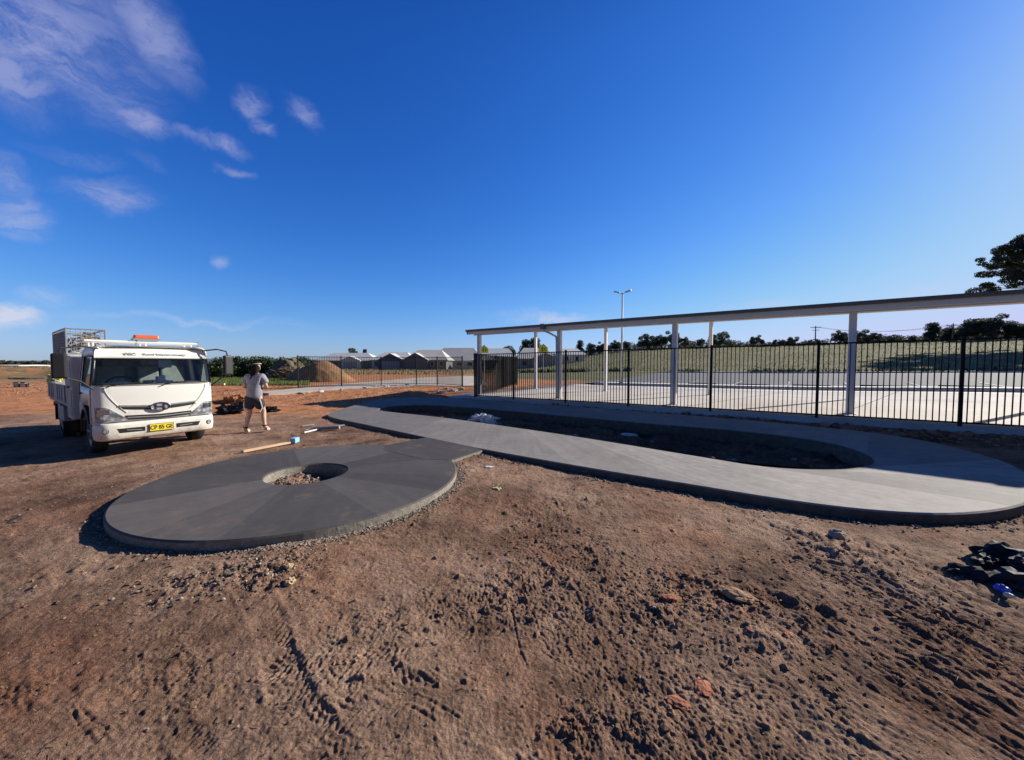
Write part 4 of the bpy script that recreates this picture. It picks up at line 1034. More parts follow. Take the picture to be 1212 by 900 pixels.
def build_person():
    x,y=P(302,511,.02)
    # local: +y away from the camera (walking direction), x right
    root=empty('person',(x,y,H1(x,y)-.01),R(8),label='person in grey t-shirt and dark shorts walking away beside the truck, hands held in front',cat='person')
    J=[];E=[]
    def j(x,y,z,r,p=None):
        J.append((x,y,z,r)); i=len(J)-1
        if p is not None: E.append((p,i))
        return i
    pel=j(.0,0,.98,(.155,.12)); wa=j(0,.03,1.12,(.145,.11),pel); ch=j(.0,.06,1.32,(.165,.125),wa); sh=j(.0,.08,1.46,(.12,.09),ch)
    nk=j(.0,.12,1.54,.052,sh); hd0=j(.0,.155,1.60,.07,nk); hd1=j(0,.175,1.68,(.080,.095),hd0); hd2=j(0,.18,1.76,(.062,.075),hd1)
    nose=j(0,.275,1.665,.014,hd1)
    for s in(-1,1):
        ear=j(s*.082,.17,1.67,.014,hd1)
    for s in(-1,1):
        sl=j(s*.175,.07,1.43,.062,sh); el=j(s*(.275 if s>0 else .265),.05,1.17,.043,sl); 
        mid=j(s*.24,.17,1.15,.038,el); wr=j(s*.13,.30,1.13,.027,mid); pm=j(s*.08,.345,1.13,(.036,.022),wr)
        for q,(dx,dz,l) in enumerate(((-.01,.028,.075),(0,.010,.085),(0,-.010,.080),(.01,-.028,.062))):
            a=j(s*(.065+dx),.375,1.13+dz,.0095,pm); b=j(s*.050,.375+l*.45,1.13+dz*1.1,.0085,a); j(s*.030,.370+l*.55,1.115+dz*1.1,.0075,b)
        t=j(s*.055,.335,1.165,.011,pm); j(s*.035,.365,1.18,.009,t)
    # legs: left planted and nearer, right stepping out
    def leg(hx,kn,an,to,s):
        h=j(hx[0],hx[1],hx[2],.098,pel); k=j(*kn,.062,h); c=j((kn[0]*.6+an[0]*.4),(kn[1]*.6+an[1]*.4)-.025,kn[2]*.6+an[2]*.4,.060,k); a=j(*an,.036,c); hl=j(an[0],an[1]-.04,an[2]-.05,.034,a); j(*to,.030,a)
    leg((-.10,0,.90),(-.145,.05,.50),(-.185,-.06,.095),(-.195,.09,.035),-1)
    leg((.10,0,.90),(.17,.10,.52),(.245,-.02,.155),(.29,.10,.075),1)
    body=skin_mesh('body',J,E,M['skin'],root)
    # t-shirt
    S=[(0,0,.80,(.20,.17)),(0,.02,1.02,(.195,.165)),(0,.05,1.20,(.190,.155)),(0,.07,1.36,(.200,.150)),(0,.085,1.485,(.135,.115)),
       (-.19,.07,1.43,.098),(-.262,.06,1.24,.085),(.19,.07,1.43,.098),(.268,.06,1.24,.085)]
    skin_mesh('t_shirt',S,[(0,1),(1,2),(2,3),(3,4),(3,5),(5,6),(3,7),(7,8)],M['shirt'],root)
    S=[(0,0,1.02,(.17,.14)),(0,0,.89,(.215,.18)),(-.11,0,.80,.145),(-.135,.03,.58,.132),(.11,0,.80,.145),(.15,.055,.58,.132)]
    sh_=skin_mesh('shorts',S,[(0,1),(1,2),(2,3),(1,4),(4,5)],M['shorts'],root)
    for s in(-1,1):
        MB().tube([(s*.17,-.09,.88),(s*.205,-.085,.75),(s*.215,-.06,.64),(s*.17,-.085,.53)],.011,6).build('side_stripe',M['white'],sh_)
    # long tangled hair and cap
    S=[(0,.165,1.73,(.092,.108)),(0,.13,1.64,(.100,.092)),(-.02,.05,1.53,(.105,.06)),(-.04,.0,1.44,(.06,.035)),(-.06,-.05,1.37,(.025,.02)),(.05,.05,1.50,.045),(.09,.03,1.43,.025)]
    skin_mesh('hair',S,[(0,1),(1,2),(2,3),(3,4),(2,5),(5,6)],M['hair'],root)
    cp=MB()
    for k in range(7):
        pass
    bm=bmesh.new(); bmesh.ops.create_uvsphere(bm,u_segments=20,v_segments=12,radius=1)
    bmesh.ops.delete(bm,geom=[v for v in bm.verts if v.co.z<-.05],context='VERTS')
    for v in bm.verts: v.co=Vector((v.co.x*.100,v.co.y*.112+.17,v.co.z*.085+1.755))
    me=bpy.data.meshes.new('cap'); bm.to_mesh(me); bm.free(); me.materials.append(M['hair']); co=bpy.data.objects.new('cap',me); COL.objects.link(co); co.parent=root
    MB().tube([(.098*math.cos(a),.17+.108*math.sin(a),1.765) for a in np.linspace(-1.9,.4,12)],.011,6,cap=False).build('cap_band',M['whitedirty'],co)
    for s,(ax,ay,az),(tx,ty,tz) in((-1,(-.185,-.09,.055),(-.197,.12,.035)),(1,(.245,-.05,.10),(.292,.125,.06))):
        skin_mesh('shoe',[(ax,ay,az+.0,.046),((ax+tx)/2,(ay+ty)/2,(az+tz)/2-.006,.045),(tx,ty,tz,.038),(ax,ay+.02,az+.06,.042)],[(0,1),(1,2),(0,3)],M['shoe'],root)
        MB().tube([(ax+.046*math.cos(a),ay+.02+.046*math.sin(a),az+.085) for a in np.linspace(0,2*math.pi,13)],.016,6,cap=False).build('sock_cuff',M['black'],root)
    root.scale=(1.04,1.04,1.04)
    return root
build_person()

# ------------------------------------------------------------------ loose objects on the ground
def on(px,py,z=0):
    x,y=P(px,py,z); zz=H1(x,y)
    for _ in range(3): x,y=P(px,py,zz); zz=H1(x,y)
    return x,y,zz
def rock(px,py,s,mat,lab,cat,name,seed,flat=.6,grp=None,rough=.3,rz=0,el=1.0,sink=.2,z=None):
    x,y,zz=on(px,py)
    if z is not None: x,y=P(px,py,z); zz=z
    return lump(name,(x,y,zz+s*flat*(.55-sink)),(s*el,s,s*flat),mat,seed,rough,rz=rz,label=lab,cat=cat,group=grp)
bk=[(793,709,.045,'flat red brick fragment on the churned dirt right of centre'),(832,816,.050,'larger orange brick fragment near the bottom right of centre'),(804,833,.042,'red brick fragment just left of the orange one near the bottom'),(933,752,.028,'small bright orange brick chip below the ridge of streaky dirt'),(887,746,.02,'tiny orange brick chip in dark dirt beside the ploughed ridges'),(818,683,.022,'pinkish brick chip above the flat red fragment')]
for i,(px,py,s,l) in enumerate(bk):
    rock(px,py,s,M['redbrick'],l,'brick fragment','brick_fragment',20+i,.38,'red brick fragments',.35,rz=i*1.3,el=1.5)
rock(873,706,.085,plain('tan_clay_clod',(.36,.21,.12),.95,0,.25,14,.6),'long tan clay slab standing out of the dark clods','clay clod','clay_clod',31,.42,None,.3,rz=-.75,el=1.7)
rock(990,636,.075,M['stone'],'pale grey rock sitting just below the near edge of the big loop','rock','rock',32,.75)
rock(343,690,.045,M['stonec'],'pale cream stone on the gravelly clod heap below the disc','rock','rock',33,.7)
rock(342,672,.035,M['stonec'],'smaller cream stone just above the cream one by the disc','rock','rock',34,.7)
rock(976,748,.018,M['stone'],'small grey pebble right of the orange brick chip','pebble','pebble',35,.7)
rock(745,517,.13,M['palestone'],'pale brick lying in the shaded pit of the loop','brick','brick',36,.35,None,.12,rz=-.6,el=1.8)
rock(772,523,.05,M['stone'],'small grey stone to the right of the pale brick in the pit','rock','rock',37,.7)
rock(940,547,.06,M['stone'],'small grey stone near the right end of the pit','rock','rock',38,.7)
rock(352,573,.045,M['redbrick'],'reddish brick piece inside the small round hole of the disc','brick fragment','brick_fragment',39,.5,None,.3,el=1.5,rz=1)
rock(589,579,.045,M['hivis'],'yellow plastic scrap on the dirt right of the disc edge','plastic scrap','plastic_scrap',40,.45,None,.5,el=1.4,rz=-.6)
rock(579,553,.05,M['white'],'white paper scrap on the dirt beside the bridge corner','paper scrap','paper_scrap',41,.15,None,.3,el=1.6)
rock(677,516,.05,M['whitedirty'],'thin pale offcut lying on the near rim of the pit','offcut','offcut',42,.2,None,.3,el=2.2,rz=.6)
# crumpled white plastic on the rubble bank, with grey clods
x,y=P(572,499,.16); z=H1(x,y); lump('plastic_sheeting',(x,y+.15,.17),(.44,.22,.19),plain('clear_white_plastic',(.66,.67,.68),.35,0,.15,9,.5),44,.55,rz=-.3,fr=3.2,label='crumpled white plastic sheeting on the bank inside the loop',cat='plastic sheet')
# timber lying by the disc with a blue end
a=on(287,537); b=on(344,526)
o=MB(); av=Vector((a[0],a[1],a[2]+.04)); bv=Vector((b[0],b[1],b[2]+.045)); mid=(av+bv)/2; dv=bv-av; ang=math.atan2(dv.y,dv.x)
tm=o.box(mid,(dv.length,.085,.045),Matrix.Rotation(ang,3,'Z')@Matrix.Rotation(-math.asin(dv.z/dv.length),3,'Y')).build('timber_plank',M['timber'],bev=.004,label='long pale timber screed plank lying behind the dark disc',cat='plank')
MB().box(bv+dv.normalized()*.10+Vector((0,0,.03)),(.20,.13,.12),ang+.5).build('blue_block',M['blue'],bev=.02,label='small pale blue block at the end of the timber plank',cat='block')
# second sheltered plank strip, pale pipes near the loop corner
for i,(p,q,r,mt,l) in enumerate([((362,511),(408,506),.028,'whitedirty','upper pale pipe lying at the shaded corner of the loop'),((360,513.5),(384,508.5),.022,'white','short white stick left of the pale pipe by the loop corner'),((372,510),(402,509),.05,'grey','grey board lying beside the pale pipe at the loop corner'),((358,505),(372,504),.02,'white','small white stick above the pale pipe by the loop')]):
    a=on(*p); b=on(*q); MB().tube([(a[0],a[1],a[2]+r+.01),(b[0],b[1],b[2]+r+.02)],r,8).build('pipe' if 'pipe' in l else ('board' if 'board' in l else 'stick'),M[mt],label=l,cat='pipe' if 'upper' in l else ('board' if 'board' in l else 'stick'))
# dark plastic bundle behind the person
for i,(px,py,s,l) in enumerate([(272,490,.42,'black plastic bundle on the dirt left of the walking person'),(318,488,.26,'small black plastic bundle on the dirt right of the walking person'),(283,484,.30,'dark bundle directly behind the walking person')]):
    x,y,z=on(px,py); lump('plastic_bundle',(x,y,z+s*.25),(s*1.15,s*.6,s*.62),M['sheet'],50+i,.7,rz=.3*i,fr=2.6,label=l,cat='plastic bundle',group='black plastic bundles near the person')
x,y,z=on(268,479); lump('clay_clod',(x,y+.5,z+.05),(.8,.45,.32),plain('dark_orange_clay',(.34,.15,.07),.95,0,.3,9,.6),57,.6,label='low orange clay heap behind the black bundles',cat='clay heap')
# black sheeting heap at the right edge with blue object
for i,(px,py,s,zz,l) in enumerate([(1148,684,.12,.8,'rounded black plastic roll at the left end of the black heap'),(1187,662,.16,.9,'black plastic heap under the loop edge at the right of the photo'),(1203,692,.15,.8,'black plastic fold beside the blue cap at the right edge'),(1166,668,.10,.9,'small black plastic fold above the rounded roll'),(1226,680,.20,.8,'large black plastic heap at the very right edge')]):
    x,y,z=on(px,py); lump('plastic_bundle',(x,y,z+s*.22),(s*1.35,s*.8,s*zz*.8),M['sheet'],60+i,.42,rz=-.5+.3*i,fr=1.9,label=l,cat='plastic bundle',group='black plastic heap at the right')
x,y,z=on(1186,703); lump('bottle',(x,y,z+.03),(.028,.045,.035),M['deepblue'],66,.15,rz=.5,label='bright blue plastic bottle end lying at the foot of the black heap',cat='bottle')
x,y,z=on(1194,709); lump('bottle',(x,y,z+.03),(.018,.03,.02),M['whitedirty'],67,.1,rz=.5,label='small whitish bottle neck right below the blue bottle end',cat='bottle')
# white rubble under the middle fence
for i,(px,py,s) in enumerate([(357,465,.22),(364,464,.16),(380,463.5,.20),(404,462,.18),(432,460,.20),(444,458.5,.20),(458,458,.24),(470,457,.22),(482,456.5,.22),(522,465,.30),(536,463,.32),(547,461.5,.26),(529,461,.22)]):
    near=['under the left end of the middle fence','right of the first fence post','just right of the first fence panel','below the second fence post','between second and third fence post','beside the third fence post','right of the third fence post','below the third fence panel','left of the fourth fence post','lowest of the group near the fence corner','middle of the group near the fence corner','rightmost of the group near the fence corner','topmost of the group near the fence corner'][i]
    x,y,z=on(px,py); lump('concrete_chunk',(x,y,z+s*.2),(s,s*.5,s*.38),M['palestone'],80+i,.5,rz=i*.7,label='white concrete chunk '+near,cat='concrete chunk',group='white concrete rubble along the middle fence')
# pale plank sticking past the truck mirror
a=on(249,458); b=on(266,457.5); MB().tube([(a[0],a[1],a[2]+.15),(b[0],b[1],b[2]+.15)],.07,6).build('pipe',M['hivis'],label='pale yellow pipe lying on the grass right of the truck cab',cat='pipe')
# crates in the left distance
for i,(px,l) in enumerate(((20.5,'left white and black crate in front of the distant spoil'),(28.5,'right white and black crate in front of the distant spoil'))):
    x,y,z=on(px,458.5); e=empty('crate',(x,y,z),.3,label=l,cat='crate',group='crates in the left distance')
    MB().box((0,0,.25),(.42,.35,.5)).build('crate_body',M['whitedirty'],e,bev=.02); MB().box((0,0,.53),(.5,.42,.07)).build('lid',M['black'],e); MB().box((.29,0,.22),(.12,.3,.44)).build('side_frame',M['black'],e); e.scale=(.62,.62,.62)

# ------------------------------------------------------------------ gravel and loose stones (uncountable)
def stones(name,pts,sizes,mat,seed,**k):
    r=np.random.RandomState(seed)
    base=np.array([(0,0,1),(.9,0,.45),(.28,.85,.45),(-.72,.53,.45),(-.72,-.53,.45),(.28,-.85,.45),(.72,.53,-.4),(-.28,.85,-.4),(-.9,0,-.4),(-.28,-.85,-.4),(.72,-.53,-.4),(0,0,-1)])
    fc=np.array([(0,1,2),(0,2,3),(0,3,4),(0,4,5),(0,5,1),(1,6,2),(2,7,3),(3,8,4),(4,9,5),(5,10,1),(2,6,7),(3,7,8),(4,8,9),(5,9,10),(1,10,6),(11,7,6),(11,8,7),(11,9,8),(11,10,9),(11,6,10)])
    n=len(pts); V=base[None]*(1+r.uniform(-.45,.4,(n,12,1)))+r.uniform(-.14,.14,(n,12,3))
    sc_=np.stack([r.uniform(.7,1.4,n),r.uniform(.6,1.1,n),r.uniform(.4,.8,n)],1); V=V*sc_[:,None]*np.asarray(sizes)[:,None,None]
    a=r.uniform(0,6.28,n); c,s=np.cos(a)[:,None],np.sin(a)[:,None]; X=V[:,:,0]*c-V[:,:,1]*s; Y=V[:,:,0]*s+V[:,:,1]*c; V=np.stack([X,Y,V[:,:,2]],2)+np.asarray(pts)[:,None]
    Fc=fc[None]+12*np.arange(n)[:,None,None]
    o=fast_mesh(name,V.reshape(-1,3),Fc.reshape(-1,3),mat,**k); o.data.polygons.foreach_set('use_smooth',[False]*len(o.data.polygons)); return o
r_=np.random.RandomState(4)
def mat_stones(name,cols):
    m,nt,b=newmat(name); g=N_(nt,'ShaderNodeNewGeometry'); r=ramp(nt,g.outputs['Random Per Island'],[(i/(len(cols)-1),c) for i,c in enumerate(cols)]); nt.links.new(r.outputs[0],b.inputs['Base Color']); b.inputs['Roughness'].default_value=.9; return m
M['gravel']=mat_stones('gravel_mix',[(.10,.08,.065),(.22,.17,.13),(.32,.25,.19),(.17,.12,.09),(.40,.34,.28)])
M['crumbs']=mat_stones('soil_crumbs',[(.11,.07,.05),(.20,.13,.09),(.27,.18,.125),(.16,.10,.07),(.24,.16,.11),(.34,.26,.19)])
# crumbs over the foreground
n=11000; X=r_.uniform(-7,8,n); Y=1.2+r_.uniform(0,1,n)**1.6*9; keep=np.abs(X)<Y*1.45+.4
X,Y=X[keep],Y[keep]
ok=~(inside(pout,X,Y))&(np.hypot(X-DC[0],Y-DC[1])>DR+.02)&~inside(bridge,X,Y); X,Y=X[ok],Y[ok]
dens=fbm(X*.9,Y*.9,3,301); ok=dens>r_.uniform(-.9,.6,len(X)); X,Y=X[ok],Y[ok]
sz=.0030+.010*r_.uniform(0,1,len(X))**6+.002*Y/4; Z=H(X,Y)+sz*.2
stones('loose_soil',np.stack([X,Y,Z],1),sz,M['crumbs'],1,kind='stuff')
# gravel bed squeezed out from under the slabs
pts=[];szs=[]
for k in range(3900):
    a=r_.uniform(0,2*math.pi)
    if r_.rand()<.75: a=r_.uniform(R(-150),R(25)) if r_.rand()<.3 else r_.uniform(R(-75),R(25))
    rr=DR+.005+abs(r_.normal(0,.055)); x,y=DC[0]+rr*math.cos(a),DC[1]+rr*math.sin(a)
    if inside(bridge,np.array([x]),np.array([y]))[0]: continue
    pts.append((x,y)); szs.append(r_.uniform(.006,.016))
for k in range(2600):
    i=r_.randint(0,NL); q=W_out[i]; t=W_out[(i+1)%NL]-q; nrm=np.array((t[1],-t[0])); nrm/=np.linalg.norm(nrm)+1e-9
    if inside(pout,np.array([q[0]+nrm[0]*.1]),np.array([q[1]+nrm[1]*.1]))[0]: nrm=-nrm
    p=q+nrm*(.01+abs(r_.normal(0,.12)))+t*r_.rand()
    if np.hypot(*p)>13: continue
    pts.append(tuple(p)); szs.append(r_.uniform(.007,.02))
for k in range(900):
    rr=HR*math.sqrt(r_.rand())*.97; a=r_.uniform(0,6.28); pts.append((HCc[0]+rr*math.cos(a),HCc[1]+rr*math.sin(a))); szs.append(r_.uniform(.008,.022))
for (px,py,s,num) in((300,690,.45,200),(345,672,.35,110),(235,700,.4,60),(800,740,.6,60),(820,690,.5,50),(560,545,.25,350),(1180,610,.5,400)):
    cx,cy=P(px,py)
    for k in range(num): pts.append((cx+r_.normal(0,s*.5),cy+r_.normal(0,s*.35))); szs.append(r_.uniform(.005,.016))
pts=np.array(pts); szs=np.array(szs)
ok=~((inside(pout,pts[:,0],pts[:,1])))&(~inside(bridge,pts[:,0],pts[:,1]))&((np.hypot(pts[:,0]-DC[0],pts[:,1]-DC[1])>DR+.004)|(np.hypot(pts[:,0]-HCc[0],pts[:,1]-HCc[1])<HR-.02))
pts,szs=pts[ok],szs[ok]; Z=H(pts[:,0],pts[:,1])+szs*.3
stones('gravel',np.column_stack([pts,Z]),szs,M['gravel'],2,kind='stuff')
# broken soil clods, crisp edged, in the churned patches
pts=[];szs=[]
for (px,py,s,num) in((800,700,.55,260),(870,720,.5,200),(980,670,.6,240),(1060,720,.6,200),(1130,760,.6,120),(690,855,.20,60),(760,862,.20,50),(620,640,.7,120),(230,700,.5,90),(960,800,.5,120),(480,760,.6,60),(100,680,.8,70),(60,600,.9,60)):
    cx,cy=P(px,py)
    for k in range(num): pts.append((cx+r_.normal(0,s*.55),cy+r_.normal(0,s*.34))); szs.append(.005+.019*r_.uniform()**3.0)
pts=np.array(pts); szs=np.array(szs); ok=~inside(pout,pts[:,0],pts[:,1])&(np.hypot(pts[:,0]-DC[0],pts[:,1]-DC[1])>DR+.03)&(pts[:,1]>1.2); pts,szs=pts[ok],szs[ok]
M['soilclods']=mat_stones('broken_soil',[(.12,.075,.052),(.21,.135,.092),(.29,.185,.125),(.16,.10,.07),(.25,.165,.115)])
stones('soil_clods',np.column_stack([pts,H(pts[:,0],pts[:,1])+szs*.02]),szs,M['ground'],21,kind='stuff')
# rubble on the bank inside the loop, clods by the fence
pts=[];szs=[]
for (px,py,s,num) in((500,491,.55,160),(530,494,.5,200),(560,499,.55,320),(590,503,.5,220),(650,510,.8,40),(850,540,.8,50)):
    cx,cy=P(px,py,.1)
    for k in range(num): pts.append((cx+.25+r_.normal(0,s*.6),cy+.35+r_.normal(0,s*.35))); szs.append(r_.uniform(.012,.06))
pts=np.array(pts);szs=np.array(szs); ok=inside(pin,pts[:,0],pts[:,1]); pts,szs=pts[ok],szs[ok]
stones('rubble',np.column_stack([pts,H(pts[:,0],pts[:,1])+szs*.2]),szs,M['gravel'],3,kind='stuff')
pts=[];szs=[]
for k in range(1500):
    d=r_.uniform(-14,9); n_=r_.uniform(12.9,13.65); pts.append(DN(d,n_)); szs.append(r_.uniform(.02,.07)*(1 if r_.rand()<.8 else 1.6))
for k in range(1400):
    x,y=P(r_.uniform(235,545),r_.uniform(461,478)); pts.append((x,y)); szs.append(r_.uniform(.012,.045))
for k in range(160):
    x,y=P(r_.uniform(0,60),r_.uniform(456,470)); pts.append((x,y)); szs.append(r_.uniform(.02,.07))
pts=np.array(pts);szs=np.array(szs); ok=~inside(pout,pts[:,0],pts[:,1]); pts,szs=pts[ok],szs[ok]
M['clods']=mat_stones('clay_clods',[(.16,.09,.06),(.30,.15,.085),(.40,.22,.13),(.24,.13,.08)])
stones('clods',np.column_stack([pts,H(pts[:,0],pts[:,1])+szs*.2]),szs,M['clods'],5,kind='stuff')
# dry straw and twigs in the soil
def straws(name,pts,lens,mat,wid,up,seed,**k):
    r=np.random.RandomState(seed); n=len(pts); a=r.uniform(0,6.28,n); L=np.asarray(lens); dx=np.cos(a)*L; dy=np.sin(a)*L; w=wid
    p=np.asarray(pts); q=p+np.stack([dx,dy,r.uniform(*up,n)*L],1); nx=np.stack([-np.sin(a)*w,np.cos(a)*w,np.zeros(n)],1)
    m=(p+q)/2+np.stack([np.zeros(n)]*2+[L*.06+.002],1)
    V=np.stack([p-nx,p+nx,m+nx,q,m-nx],1).reshape(-1,3); F_=np.arange(n*5).reshape(-1,5)
    return fast_mesh(name,V,F_,mat,**k)
n=3800; X=r_.uniform(-6,7,n); Y=1.4+r_.uniform(0,1,n)**1.5*7; ok=(np.abs(X)<Y*1.4)&~inside(pout,X,Y)&(np.hypot(X-DC[0],Y-DC[1])>DR)&~inside(bridge,X,Y); X,Y=X[ok],Y[ok]
straws('straw',np.stack([X,Y,H(X,Y)+.004],1),r_.uniform(.015,.06,len(X)),mat_stones('dry_straw',[(.16,.10,.07),(.36,.27,.18),(.22,.14,.10)]),.0012,(-.05,.2),8,kind='stuff')

# ------------------------------------------------------------------ grasses
def blades(name,x,y,h,mat,seed,wide=.02,lean=.5,**k):
    r=np.random.RandomState(seed); n=len(x); z=H(x,y,True); a=r.uniform(0,6.28,n); w=wide*(1+r.rand(n)); hh=h*r.uniform(.5,1.3,n)
    la=r.uniform(0,6.28,n); ll=hh*lean*r.rand(n)
    p0=np.stack([x-np.cos(a)*w,y-np.sin(a)*w,z-.02],1); p1=np.stack([x+np.cos(a)*w,y+np.sin(a)*w,z-.02],1); p2=np.stack([x+np.cos(la)*ll,y+np.sin(la)*ll,z+hh],1)
    return fast_mesh(name,np.stack([p0,p1,p2],1).reshape(-1,3),np.arange(3*n).reshape(-1,3),mat,**k)
# right field: clumped dry grass, greener tussocks in front
n=42000; D_=r_.uniform(-70,110,n); N1=50.4+95*r_.uniform(0,1,n)**1.5; X=D_*D[0]+N1*N[0]; Y=D_*D[1]+N1*N[1]; kk=X/np.maximum(Y,1)
ok=(Y>12)&(kk>.0)&(kk<1.75)&(perlin(X*.12,Y*.12,401)+.6*perlin(X*.5,Y*.5,402)>r_.uniform(-.9,.5,n)); X,Y,N1=X[ok],Y[ok],N1[ok]
blades('dry_grass',X,Y,.16+.0012*N1,M['drygrass'],11,.05,.6,kind='stuff')
n=9000; D_=r_.uniform(-60,100,n); N1=50.3+abs(r_.normal(0,.8,n)); X=D_*D[0]+N1*N[0]; Y=D_*D[1]+N1*N[1]; ok=(Y>8)&(X/np.maximum(Y,1)>-.1)&(X/np.maximum(Y,1)<1.8)&(perlin(X*.25,Y*.25,403)>r_.uniform(-.5,.5,n)); X,Y=X[ok],Y[ok]
blades('verge_grass',X,Y,.55*np.ones(len(X)),M['shrubleaf'],12,.06,.6,kind='stuff')
# left: green patch in front of the shrubs
n=14000; K=r_.uniform(-.80,-.53,n); Y=28+30*r_.rand(n)**1.3; X=K*Y; ok=fbm(X*.3,Y*.3,2,404)>r_.uniform(-.9,.4,n); X,Y=X[ok],Y[ok]
blades('green_grass',X,Y,.22*np.ones(len(X)),M['greengrass'],13,.03,.6,kind='stuff')
n=12000; K=r_.uniform(-1.7,.02,n); Y=55+90*r_.rand(n)**1.4; X=K*Y; ok=fbm(X*.1,Y*.1,2,405)>r_.uniform(-.6,.6,n); X,Y=X[ok],Y[ok]
blades('dry_grass',X,Y,.4*np.ones(len(X)),M['drygrass'],14,.07,.6,kind='stuff')

# ------------------------------------------------------------------ trees
def leaf_cloud(clumps,nleaf,size,seed,flat=.6):
    r=np.random.RandomState(seed); P_=[]
    w=np.array([c[3] for c in clumps])**2; w/=w.sum()
    ci=r.choice(len(clumps),nleaf,p=w); C=np.array(clumps)[ci]
    v=r.normal(0,1,(nleaf,3)); v/=np.linalg.norm(v,axis=1)[:,None]; rad=r.uniform(.25,1,nleaf)**.6
    p=C[:,:3]+v*rad[:,None]*C[:,3:4]*np.array([1,1,flat])
    a=r.normal(0,1,(nleaf,3)); a/=np.linalg.norm(a,axis=1)[:,None]; b=np.cross(a,r.normal(0,1,(nleaf,3))); b/=np.linalg.norm(b,axis=1)[:,None]
    s=size*r.uniform(.5,1.4,nleaf)[:,None]
    V=np.stack([p-a*s,p+b*s*.45,p+a*s,p-b*s*.45],1).reshape(-1,3); return V,np.arange(nleaf*4).reshape(-1,4)
def tree(name,loc,h,spread,nclump,nleaf,leafsize,seed,leafmat,label,cat='tree',group=None,trunk_h=.35,clumpr=(.12,.24),flat=.6,tr=.035,shape='round'):
    rr=random.Random(seed); root=empty(name,loc,0,label=label,cat=cat,group=group)
    mb=MB(); bend=[(0,0,0)]; th=h*trunk_h; x=y=0
    for i in range(1,4): x+=rr.uniform(-.04,.04)*h*.5; y+=rr.uniform(-.04,.04)*h*.5; bend.append((x,y,th*i/3))
    mb.tube(bend,[h*tr,h*tr*.8,h*tr*.7,h*tr*.6],8); top=bend[-1]; clumps=[]
    for i in range(nclump):
        a=rr.uniform(0,6.28)+i*2.4; t=rr.random()
        if shape=='umbrella': rad=spread*math.sqrt(t)*1.0; zz=h*(.93-.20*(rad/spread)**2-.32*rr.random()**2)
        elif shape=='cone': zz=h*(.2+.78*t); rad=spread*(1-t)*rr.uniform(.4,1)
        else: rad=spread*math.sqrt(t); zz=h*(trunk_h+(1-trunk_h)*rr.uniform(.2,.92)*(1-.35*(rad/spread)**2))
        cx,cy=top[0]+rad*math.cos(a),top[1]+rad*math.sin(a); cr=h*rr.uniform(*clumpr)
        clumps.append((cx,cy,zz,cr))
        if shape=='umbrella' and i%2: continue
        m=((top[0]*.55+cx*.45)+rr.uniform(-.03,.03)*h,(top[1]*.55+cy*.45)+rr.uniform(-.03,.03)*h,top[2]*.5+zz*.5-.03*h)
        m2=((m[0]*.5+cx*.5)+rr.uniform(-.03,.03)*h,(m[1]*.5+cy*.5)+rr.uniform(-.03,.03)*h,m[2]*.4+zz*.6+.02*h)
        mb.tube([(top[0],top[1],top[2]*.97),m,m2,(cx,cy,zz)],[h*tr*.34,h*tr*.18,h*tr*.11,h*tr*.04],5,cap=False)
        if shape=='umbrella':
            for q in range(3): mb.tube([m,(m[0]*.3+cx*.7+rr.uniform(-.1,.1)*h,m[1]*.3+cy*.7+rr.uniform(-.1,.1)*h,zz+rr.uniform(-.06,.02)*h)],[h*tr*.15,h*tr*.05],4,cap=False)
    mb.build('trunk',M['bark'],root,smooth=True)
    V,Fc=leaf_cloud(clumps,nleaf,leafsize,seed,flat); c=fast_mesh('crown',V,Fc,leafmat); c.parent=root
    return root
def ground_at(x,y): return float(H([x],[y])[0])
def at_px(px,Y):
    u,b,c=ray(px,430); return u*Y/b,Y
# big gum beyond the right edge, its crown reaching into the picture
x,y=90.5,57.; tree('gum_tree',(x,y,ground_at(x,y)),24.7-(ground_at(x,y)-.4),13.6,340,150000,.14,8,M['gumleaf'],'large spreading gum tree cut by the right edge above the canopy roof','tree',None,.42,(.028,.065),.6,.026,'umbrella')
